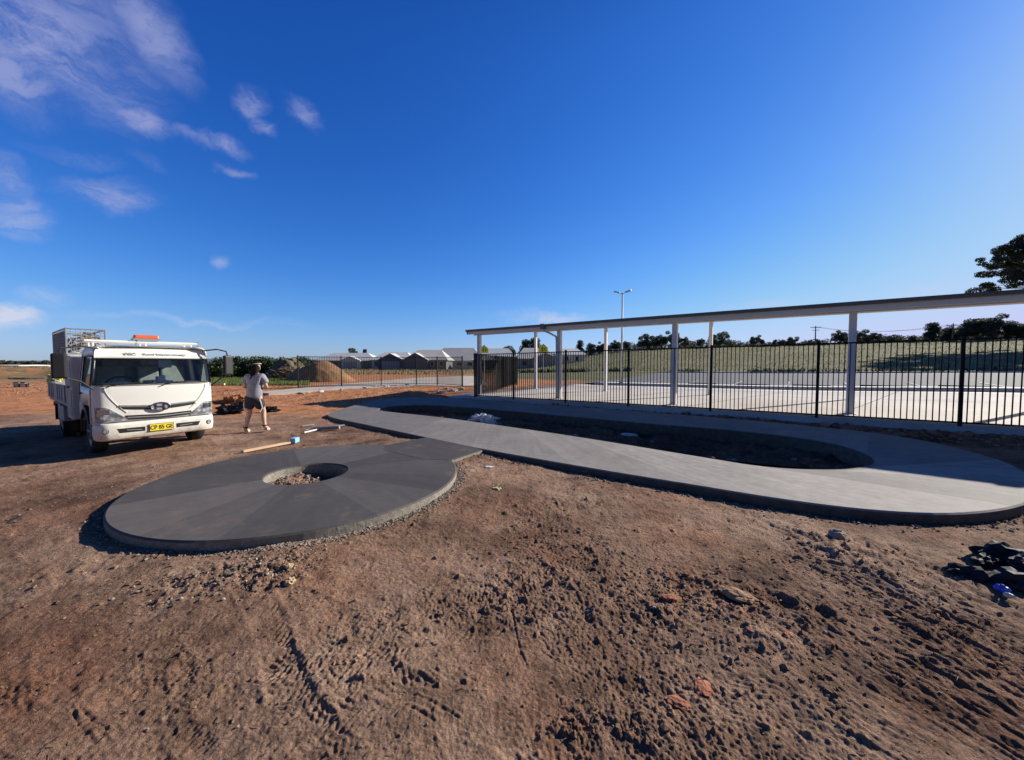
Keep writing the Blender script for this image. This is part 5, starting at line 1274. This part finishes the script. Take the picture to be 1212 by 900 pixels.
# treeline on the rise: prototypes then copies with their own labels
protos=[]
spec=[(8,2.7,26,6500,.22,'round'),(8,3.3,30,8000,.21,'round'),(8,2.2,20,5000,.21,'round'),(8,4.2,34,8500,.22,'round'),(8,1.5,20,4200,.20,'cone')]
tl_=[ # px, top px, distance, proto, scale-x, label
 (597,407,175,1,1,'low dark tree above the house roofs left of the second canopy post'),
 (622,401,150,4,1.1,'narrow dark pointed tree just left of the second canopy post'),
 (633,399,150,4,1.2,'tall dark conifer shaped tree right behind the second canopy post'),
 (686,402,150,4,1,'slim dark tree just right of the third canopy post'),
 (700,405,150,2,1,'small rounded tree between third canopy post and street lamp'),
 (712,404,150,0,1,'dark tree right behind the fourth canopy post'),
 (728,402,142,0,1,'open crowned tree just left of the street lamp pole'),
 (741,403,142,2,1,'open crowned tree just right of the street lamp pole'),
 (767,393,135,1,1,'tall gum left of the pair behind the fifth canopy post'),
 (781,395,135,2,1,'bushy gum second right of the street lamp'),
 (794,391,132,0,1,'tall gum hidden half behind the fifth canopy post'),
 (810,398,132,2,1,'thin gum just right of the fifth canopy post'),
 (829,400,130,2,1,'small gum left of the sixth canopy post'),
 (850,391,128,1,1.1,'broad gum just right of the sixth canopy post'),
 (864,403,128,2,1,'low bush tree right of the broad gum'),
 (895,396,125,0,1,'small lone gum between sixth post and power pole'),
 (921,401,122,3,1,'low wide tree left of the far power pole'),
 (938,397,122,1,1,'taller tree in the clump left of the far power pole'),
 (963,403,120,3,1,'low dark tree under the far power pole'),
 (992,390,112,0,1,'tree just left of the nearest white canopy post'),
 (1014,388,112,1,1,'tree just right of the nearest white canopy post'),
 (1033,393,110,3,1,'wide low tree second right of the nearest canopy post'),
 (1058,399,108,3,.9,'low tree in the gap right of the wide low tree'),
 (1080,398,108,2,1,'small dark tree left of the tall slim gum'),
 (1103,381,100,4,1.4,'tall slim gum left of the second power pole'),
 (1117,384,99,1,1,'bushy gum immediately left of the second power pole'),
 (1137,385,98,2,1,'gum just right of the second power pole'),
 (1158,373,92,1,1.1,'left tree of the tall dark group at the right'),
 (1173,371,91,0,1.2,'middle tree of the tall dark group at the right'),
 (1188,378,91,1,1.1,'right tree of the tall dark group at the right'),
 (1203,382,88,2,1.2,'paler thin tree under the gum branch at the right edge'),
 (1216,386,87,3,1,'low wide tree leaving the photo at the right edge')]
for i,(px,ty,Y,pi,sx,lab) in enumerate(tl_):
    Y=Y+4
    x,_=at_px(px,Y); zb=ground_at(x,Y); zt=PY(px,ty,Y)[2]; hh=max(2.5,zt-zb)
    if len(protos)<=pi or True:
        pass
    key=(pi,)
    if not any(k==key for k,_ in protos):
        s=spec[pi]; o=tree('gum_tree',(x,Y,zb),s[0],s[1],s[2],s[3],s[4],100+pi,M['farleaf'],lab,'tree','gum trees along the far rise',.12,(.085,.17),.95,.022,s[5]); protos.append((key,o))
        o.scale=(hh/8*sx*1.2,hh/8*sx*1.2,hh/8)
    else:
        src=[o for k,o in protos if k==key][0]; o=copy_tree(src); o.location=(x,Y,zb); o.rotation_euler=(0,0,i*1.9); o.scale=(hh/8*sx*1.2,hh/8*sx*1.2,hh/8)
    tag(o,lab)
# far woodland reading as one low mass behind the trees
def woodland(name,lst,size,mat,seed,**k):
    r=np.random.RandomState(seed); cl_=[]
    for (px0,px1,Y0,h,step) in lst:
        px=px0
        while px<px1:
            Y=Y0+r.uniform(-6,10); x,_=at_px(px,Y); z=ground_at(x,Y); hh=h*r.uniform(.5,1.15); cl_.append((x,Y,z+hh*.45,hh*.62)); px+=step*r.uniform(.5,1.4)
    V,Fc=leaf_cloud(cl_,len(cl_)*260,size,seed,.9); return fast_mesh(name,V,Fc,mat,**k)
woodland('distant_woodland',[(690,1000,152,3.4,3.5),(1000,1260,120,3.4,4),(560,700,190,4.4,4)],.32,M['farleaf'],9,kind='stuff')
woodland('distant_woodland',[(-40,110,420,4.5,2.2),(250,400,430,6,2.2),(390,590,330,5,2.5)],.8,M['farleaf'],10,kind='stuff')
# ------------------------------------------------------------------ left middle distance: shrubs, heaps, logs
def shrub(px,py_top,Y,w,lab,seed,mat=None,n=2200):
    x,_=at_px(px,Y); zb=ground_at(x,Y); h=PY(px,py_top,Y)[2]-zb; rr=random.Random(seed)
    root=empty('shrub',(x,Y,zb),0,label=lab,cat='shrub',group='shrubs behind the green patch'); cl_=[];mb=MB()
    for k in range(14):
        a=rr.uniform(0,6.28); rd=w*rr.random()**.5; zz=h*rr.uniform(.15,.85)*(1-.4*(rd/w)**2); c=(rd*math.cos(a),rd*math.sin(a)*.6,zz,h*rr.uniform(.2,.34)); cl_.append(c); mb.tube([(0,0,0),(c[0]*.6,c[1]*.6,zz*.6),c[:3]],[.05,.035,.015],4,cap=False)
    mb.build('stem',M['bark'],root); V,Fc=leaf_cloud(cl_,n,.13,seed,.8); c=fast_mesh('foliage',V,Fc,mat or M['shrubleaf']); c.parent=root; return root
for i,(px,t,Y,w,l) in enumerate([(262,422,42,2.4,'dark green shrub right beside the truck mirror'),(276,424,43,2.2,'rounded shrub second from the truck mirror'),(289,420,45,2.4,'tallest rounded shrub above the walking person'),(302,423,44,2.2,'dark shrub just right of the person'),(315,419,44,2.4,'shrub with raised tip right of the person'),(327,418.5,44,2.0,'pointed green shrub beside the branch pile'),(340,420,46,2.0,'shrub behind the branch pile'),(352,420,47,2.2,'rightmost shrub just left of the middle fence')]):
    shrub(px,t,Y,w,l,500+i,n=3000)
def heap(name,px,Y,w,dpt,py_top,mat,lab,cat,seed,rough=.3,base=None):
    x,_=at_px(px,Y); zb=ground_at(x,Y); h=PY(px,py_top,Y)[2]-zb
    n_=44; vs=[];fs=[]; g=np.linspace(-1,1,n_); Xg,Yg=np.meshgrid(g,g); rad=np.sqrt(Xg**2+Yg**2)
    q=fbm(Xg*2.2+seed,Yg*2.2,5,seed); prof=np.clip(np.cos(np.clip(rad,0,1)*math.pi/2)**(.75 if rough>.4 else 1.1)*(1+rough*.35*q),0,None); zz=np.minimum(prof*h,h*1.02+.05*q)+.06*fbm(Xg*9,Yg*9,3,seed+1)*(prof>.02)-.3*(rad>.97)-.1
    V=np.stack([Xg.ravel()*w,Yg.ravel()*dpt,zz.ravel()],1); i=np.arange(n_-1)[:,None]*n_; j=np.arange(n_-1)[None,:]; f=np.stack([i+j,i+j+1,i+n_+j+1,i+n_+j],-1).reshape(-1,4)
    o=fast_mesh(name,V,f,mat,label=lab,category=None) if False else fast_mesh(name,V,f,mat); o.location=(x,Y,zb); tag(o,lab,cat); return o
M['claysoil']=plain('orange_clay_soil',(.30,.15,.075),.95,0,.35,1.2,.8); m_=M['claysoil']; nt_=m_.node_tree; b_=nt_.nodes['Principled BSDF']; gn=noise(nt_,1.6,5,.7); gr_=ramp(nt_,gn.outputs[0],[(.50,(0,0,0)),(.62,(.8,.8,.8))])
old=b_.inputs['Base Color'].links[0].from_socket; nt_.links.new(mix(nt_,gr_.outputs[0],old,(.13,.15,.05)),b_.inputs['Base Color'])
M['brownsoil']=plain('brown_spoil_soil',(.16,.13,.075),.95,0,.35,1.0,.8); M['tansoil']=plain('tan_spoil_soil',(.36,.25,.14),.95,0,.3,.7,.8)
heap('clay_heap',378,35,3.3,2.2,427.0,M['claysoil'],'orange clay heap behind the left end of the middle fence','dirt heap',3)
heap('clay_heap',358,36,1.7,1.4,433,M['tansoil'],'smaller tan clay heap touching the branch pile','dirt heap',4)
heap('spoil_heap',340,42,2.6,1.6,424.5,M['brownsoil'],'dark brown spoil heap behind the branch pile','dirt heap',5,.5)
heap('spoil_heap',10,55,13,4,439,M['tansoil'],'low tan spoil heap at the left edge of the photo','dirt heap',6,.4)
heap('spoil_heap',36,44,5,3,441,M['brownsoil'],'brown spoil heap behind the crates on the left','dirt heap',7,.5)
heap('spoil_heap',52,40,3,2,445,M['brownsoil'],'brown spoil heap touching the truck tray in the distance','dirt heap',8,.5)
heap('spoil_heap',-8,42,6,2.5,444,M['brownsoil'],'low brown bank under the tan spoil heap at far left','dirt heap',9,.4)
# branch pile: criss-crossed logs (uncountable tangle)
mb=MB()
for k in range(230):
    px=rng.uniform(318,352); Y=rng.uniform(39,41); x,_=at_px(px,Y); zb=ground_at(x,Y); z=zb+rng.uniform(.1,1.35)*(1-abs(px-338)/26); a=rng.uniform(0,3.14); L=rng.uniform(.4,1.5)
    d=Vector((math.cos(a)*L,math.sin(a)*L*.5,rng.uniform(-.35,.35)*L)); mb.tube([Vector((x,Y,z))-d/2,Vector((x,Y,z))+d/2],rng.uniform(.02,.07),5)
mb.build('branch_pile',mat_stones('cut_branches',[(.05,.035,.025),(.12,.085,.06),(.30,.22,.15),(.08,.055,.04)]),kind='stuff',label='tangled pile of cut branches beside the shrubs',cat='branch pile')
# ------------------------------------------------------------------ houses
def house(px0,px1,py_r,Y,depth,wall,roof,lab,gable=None,he=2.5,py_e=None,ng=1,base=None,windows=((.2,.1),(.7,.1)),garage=None,hip=True):
    x0,_=at_px(px0,Y); x1,_=at_px(px1,Y); zb=min(ground_at(x0,Y),ground_at(x1,Y)); W=x1-x0; zr=PY((px0+px1)/2,py_r,Y)[2]-zb
    he=min(he,zr*.62)
    r=empty('house',((x0+x1)/2,Y,zb),0,label=lab,cat='house')
    MB().box((0,depth/2,he/2),(W,depth,he)).build('wall',wall,r)
    o_=.5; hw_=W/2+o_; inset=min(hw_*.45,depth/2) if hip else 0
    vs=[(-hw_,-o_,he),(hw_,-o_,he),(hw_,depth+o_,he),(-hw_,depth+o_,he),(-hw_+inset,depth/2,zr),(hw_-inset,depth/2,zr)]
    vs+=[(a,b,c-.18) for a,b,c in vs[:4]]
    rf=MB().add(vs,[(0,1,5,4),(2,3,4,5),(1,2,5),(3,0,4),(6,9,8,7),(0,6,7,1),(1,7,8,2),(2,8,9,3),(3,9,6,0)]).build('roof',roof,r)
    if gable:
        for (gc,gw,gh,gm) in gable:
            cx=-W/2+gc*W; z1=he+gh
            MB().prism([(cx-gw/2,-1.2),(cx+gw/2,-1.2),(cx+gw/2,.3),(cx-gw/2,.3)],0,he-.01).add([(cx-gw/2,-1.2,he-.01),(cx+gw/2,-1.2,he-.01),(cx,-1.2,z1-.15),(cx-gw/2,.3,he-.01),(cx+gw/2,.3,he-.01),(cx,.3,z1-.15)],[(0,1,2),(3,5,4),(0,2,5,3),(1,4,5,2)]).build('gable_wall',gm,r)
            MB().add([(cx-gw/2-.3,-1.5,he-.08),(cx,-1.5,z1),(cx+gw/2+.3,-1.5,he-.08),(cx-gw/2-.3,depth/2,he-.08),(cx,depth/2,z1),(cx+gw/2+.3,depth/2,he-.08)],[(0,1,4,3),(1,2,5,4)]).build('gable_roof',roof,r).modifiers.new('s','SOLIDIFY').thickness=.12
            if garage: MB().box((cx,-1.22,1.05),(min(gw*.7,4.6),.04,2.1)).build('garage_door',M['garage'],r)
    for (t,w) in windows:
        f=MB().box((-W/2+t*W,-.02,1.45),(W*w+.16,.05,1.26)).build('window',M['render_white'],r); MB().box((-W/2+t*W,-.05,1.45),(W*w,.02,1.1)).build('pane',M['window'],f)
    return r
house(372,444,417.5,112,9,M['render_grey'],M['tin_white'],'long low grey house with pale roof at the left end of the housing row',windows=((.15,.08),(.45,.1),(.75,.08)),gable=[(.62,5.5,1.2,M['render_white'])],garage=True)
house(440,486,416.4,101,9,M['render_white'],M['tin_white'],'white house with small grey gable between second and third fence posts',gable=[(.52,6.5,1.7,M['render_grey'])],garage=True,windows=((.12,.1),(.88,.12)))
house(480,528,413.6,96,10,M['render_grey'],M['tin_cream'],'dark grey fronted house with gable beside the fourth fence post',gable=[(.27,6.0,1.75,M['render_grey'])],windows=((.65,.08),(.88,.08)))
house(508,572,411,117,12,M['render_cream'],M['tin_cream'],'cream house with broad pale hipped roof left of the canopy end',windows=((.55,.08),(.75,.1)))
house(560,612,411.5,100,12,M['render_grey'],M['tin_white'],'pale roofed house seen through the first canopy bay',windows=((.25,.1),(.7,.1)))
house(612,656,411,92,10,M['render_cream'],M['tin_cream'],'cream gabled house seen behind the second crossing sign',gable=[(.75,6.5,1.3,M['render_cream'])],windows=((.2,.12),(.75,.05)),garage=True)
house(662,692,412,100,9,M['render_white'],M['tin_white'],'white cottage just right of the third canopy post',windows=((.3,.12),(.7,.12)))
house(-6,22,432,190,14,M['render_white'],M['tin_white'],'large white roofed shed on the horizon at the left edge',hip=False,windows=())
house(24,42,433,200,10,M['render_white'],M['tin_white'],'smaller white shed right of the large shed on the left horizon',windows=())
house(46,58,433.5,170,8,M['render_cream'],M['tin_white'],'white roofed shed just left of the truck cage on the horizon',windows=())
x,_=at_px(418,180); tree('dark_tree',(x-.5,180,ground_at(x,180)),9.3,2.6,12,2600,.35,77,M['farleaf'],'single dark tree rising behind the left houses',trunk_h=.2,clumpr=(.1,.2))
x,_=at_px(432,190); tree('dark_tree',(x,190,ground_at(x,190)),8.4,2.2,9,2000,.35,78,M['farleaf'],'pointed dark tree between the first two house roofs',trunk_h=.2,clumpr=(.1,.2),shape='cone')
# ------------------------------------------------------------------ power poles
def pole(px,pt,Y,lab):
    x,_=at_px(px,Y); zb=ground_at(x,Y); h=PY(px,pt,Y)[2]-zb; r=empty('power_pole',(x,Y,zb),R(-25),label=lab,cat='power pole')
    MB().tube([(0,0,0),(0,0,h)],[.20,.13],8).build('pole',M['bark'],r); MB().box((0,-.14,h-.5),(2.6,.12,.14)).box((0,-.14,h-1.3),(1.8,.12,.14)).build('crossarm',M['bark'],r)
    for s in(-1.15,-.4,.4,1.15): MB().tube([(s,-.14,h-.43),(s,-.14,h-.2)],.05,6).build('insulator',M['whitedirty'],r)
    return Vector((x,Y,zb+h-.25))
pa=pole(964,386,118,'thin wooden power pole standing between the sixth and nearest canopy posts'); pb=pole(1126,383,94,'thin wooden power pole rising from the trees at the right')
mb=MB()
for o_ in(-1,0,1):
    pts=[];a=pa+Vector((o_,0,0)); b=pb+Vector((o_,0,0)); b2=b+(b-a)*.8
    for t in np.linspace(0,1,13): q=a.lerp(b,float(t)); q.z-=1.6*4*t*(1-t); pts.append(q)
    mb.tube(pts,.018,4)
mb.build('power_lines',M['black'],label='thin sagging power lines strung between the two wooden poles',cat='power lines')
# distant low hills on the left horizon
def hills():
    vs=[];fs=[]; n_=120
    for i in range(n_+1):
        a=R(-75+115*i/n_); d=3300; h=14+22*max(0,perlin(np.array([i*.06]),np.array([.5]),7)[0]+.35)+5*perlin(np.array([i*.4]),np.array([.2]),8)[0]
        if a>0: h*=max(.2,1-a/R(20))
        for dd,hh in((0,-30),(500,h*.6),(900,h),(1500,-30)): vs.append(((d+dd)*math.sin(a),(d+dd)*math.cos(a),hh))
    for i in range(n_):
        for j in range(3): fs.append((i*4+j,(i+1)*4+j,(i+1)*4+j+1,i*4+j+1))
    MB().add(vs,fs).build('hills',plain('distant_hills',(.10,.12,.17),.9,0,.1,.001),kind='structure',smooth=True)
hills()

# ------------------------------------------------------------------ sky and sun
SUN_DIR=Vector((.902,.432,0)).normalized(); EL=R(24.7)
sv=Vector((SUN_DIR.x*math.cos(EL),SUN_DIR.y*math.cos(EL),math.sin(EL)))
ld=bpy.data.lights.new('sun','SUN'); ld.energy=5.0; ld.angle=R(.5); ld.color=(1,.93,.81)
lo=bpy.data.objects.new('sun',ld); COL.objects.link(lo); lo.rotation_euler=sv.to_track_quat('Z','Y').to_euler()
w=bpy.data.worlds.new('World'); sc.world=w; w.use_nodes=True; nt=w.node_tree; L=nt.links.new
bg=nt.nodes['Background']; sky=N_(nt,'ShaderNodeTexSky',sky_type='NISHITA'); sky.sun_disc=False; sky.sun_elevation=EL
sky.sun_rotation=math.atan2(SUN_DIR.x,SUN_DIR.y); sky.air_density=1.0; sky.dust_density=.25; sky.ozone_density=2.2; sky.altitude=200
EXPO=.55; SKY=.05; KD=1/(SKY*2**EXPO)
def MA(op,a,b=None,c=None):
    n=N_(nt,'ShaderNodeMath',operation=op)
    for i,v in enumerate((a,b,c)):
        if v is None: continue
        if isinstance(v,(int,float)): n.inputs[i].default_value=v
        else: L(v,n.inputs[i])
    return n.outputs[0]
sepc=N_(nt,'ShaderNodeSeparateColor'); L(sky.outputs[0],sepc.inputs[0])
r0=MA('MULTIPLY',sepc.outputs[0],.09); g0=MA('MULTIPLY',sepc.outputs[1],.09); b0=MA('MULTIPLY',sepc.outputs[2],.09)
r1=MA('MULTIPLY',MA('POWER',r0,1.5),1.42); g1=MA('MULTIPLY',g0,.97)
b1=MA('DIVIDE',MA('MULTIPLY',b0,1.85),MA('MULTIPLY_ADD',MA('POWER',b0,3.0),.9,1.0))
r1=MA('DIVIDE',MA('MULTIPLY',MA('POWER',r1,1.3),1.35),MA('MULTIPLY_ADD',MA('POWER',r1,1.5),1.6,1.0)); r1=MA('MINIMUM',r1,.62)
g1=MA('DIVIDE',MA('MULTIPLY',MA('POWER',g1,1.3),1.4),MA('MULTIPLY_ADD',MA('POWER',g1,3.0),1.2,1.0)); g1=MA('MINIMUM',g1,.78)
b1=MA('MINIMUM',b1,.93)
cmb=N_(nt,'ShaderNodeCombineColor')
for i,q in enumerate((r1,g1,b1)): L(MA('MULTIPLY',q,KD),cmb.inputs[i])
tg=N_(nt,'ShaderNodeTexCoord'); sx_=N_(nt,'ShaderNodeSeparateXYZ'); L(tg.outputs['Generated'],sx_.inputs[0])
def MR(v,a,b,c,d):
    m=N_(nt,'ShaderNodeMapRange',interpolation_type='SMOOTHSTEP')
    for i,q in enumerate((a,b,c,d)): m.inputs[i+1].default_value=q
    L(v,m.inputs[0]); return m.outputs[0]
zen=MR(sx_.outputs[2],.60,.95,1,.38); back=MR(sx_.outputs[1],-.45,.15,.42,1)  # dims the sky overhead and behind the camera, added to deepen the shade
dim=MA('MULTIPLY',zen,back); tv=N_(nt,'ShaderNodeVectorMath',operation='SCALE'); L(cmb.outputs[0],tv.inputs[0]); L(dim,tv.inputs['Scale'])
tint=tv.outputs[0]
tc=N_(nt,'ShaderNodeTexCoord')
nz=N_(nt,'ShaderNodeTexNoise',i_Scale=5.5,i_Detail=6.0,i_Roughness=.62); L(tc.outputs['Generated'],nz.inputs['Vector'])
sub=N_(nt,'ShaderNodeVectorMath',operation='SUBTRACT'); L(nz.outputs['Color'],sub.inputs[0]); sub.inputs[1].default_value=(.5,.5,.5)
scl=N_(nt,'ShaderNodeVectorMath',operation='SCALE'); L(sub.outputs[0],scl.inputs[0]); scl.inputs['Scale'].default_value=.11
wv=N_(nt,'ShaderNodeVectorMath',operation='ADD'); L(tc.outputs['Generated'],wv.inputs[0]); L(scl.outputs[0],wv.inputs[1])
clouds=[(55,50,150,58,-8,.85),(15,85,90,45,0,.75),(182,40,46,46,-25,.72),(110,15,80,30,0,.5),(168,144,36,16,8,.8),(257,172,40,10,2,.8),(128,230,56,16,-8,.7),(10,205,40,22,10,.6),(15,248,45,28,5,.6),(288,122,26,16,-30,.7),(306,150,26,8,20,.6),(356,132,30,13,25,.6),(215,160,22,7,0,.35),(172,190,26,8,15,.4),(274,208,22,7,5,.5),(268,309,13,10,0,.45),(22,375,52,16,-4,1.15),(70,352,38,14,0,.5),(250,381,130,5,0,.30),(650,378,60,9,3,.7),(120,90,90,60,0,.5),(905,362,45,5,-5,.35),(1070,352,60,6,-6,.35),(90,185,60,9,0,.3)]
acc=None
for (px,py,a_,b_,rot,st_) in clouds:
    u,bb,c=ray(px,py); v=Vector((u,bb,c)).normalized(); s=1/math.sqrt(1+u*u+((450-py)/F)**2)
    rt=Vector((v.y,-v.x,0)).normalized(); az=math.atan2(v.x,v.y)
    mp=N_(nt,'ShaderNodeMapping',vector_type='TEXTURE'); mp.inputs['Location'].default_value=v; mp.inputs['Rotation'].default_value=(0,R(rot),-az)
    sx=a_/F*s*(bb*s if abs(u)>.5 else 1)*1.0; sz_=b_/F*s
    mp.inputs['Scale'].default_value=(max(sx,.01),.25,max(sz_,.006)); L(wv.outputs[0],mp.inputs[0])
    ln=N_(nt,'ShaderNodeVectorMath',operation='LENGTH'); L(mp.outputs[0],ln.inputs[0])
    mr=N_(nt,'ShaderNodeMapRange',interpolation_type='SMOOTHSTEP'); mr.inputs[1].default_value=1.35; mr.inputs[2].default_value=.1; mr.inputs[3].default_value=0; mr.inputs[4].default_value=st_; L(ln.outputs['Value'],mr.inputs[0])
    if acc is None: acc=mr.outputs[0]
    else:
        m_=N_(nt,'ShaderNodeMath',operation='MAXIMUM'); L(acc,m_.inputs[0]); L(mr.outputs[0],m_.inputs[1]); acc=m_.outputs[0]
# wispy structure
mp=N_(nt,'ShaderNodeMapping'); mp.inputs['Scale'].default_value=(1,1,2.6); mp.inputs['Rotation'].default_value=(0,R(12),0); L(wv.outputs[0],mp.inputs[0])
nd=N_(nt,'ShaderNodeTexNoise',i_Scale=9.0,i_Detail=10.0,i_Roughness=.66,i_Distortion=.5); L(mp.outputs[0],nd.inputs['Vector'])
mr=N_(nt,'ShaderNodeMapRange',interpolation_type='SMOOTHSTEP'); mr.inputs[1].default_value=.36; mr.inputs[2].default_value=.62; L(nd.outputs[0],mr.inputs[0])
ad=N_(nt,'ShaderNodeMath',operation='MULTIPLY_ADD',i_1=.8,i_2=.2); L(mr.outputs[0],ad.inputs[0])
mu=N_(nt,'ShaderNodeMath',operation='MULTIPLY'); L(acc,mu.inputs[0]); L(ad.outputs[0],mu.inputs[1]); mu.use_clamp=True
CLOUD=(.46*KD,.50*KD,.74*KD)
ccol=mix(nt,MR(sx_.outputs[2],.08,.34,0,1),(.60*KD,.66*KD,.83*KD),(.33*KD,.375*KD,.66*KD))
cm=mix(nt,mu.outputs[0],tint,ccol)
L(cm,bg.inputs['Color']); bg.inputs['Strength'].default_value=SKY

vs_=sc.view_settings; vs_.view_transform='Standard'; vs_.look='None'; vs_.exposure=EXPO; vs_.gamma=1; vs_.use_curve_mapping=False
sc.cycles.max_bounces=6; sc.cycles.transparent_max_bounces=12
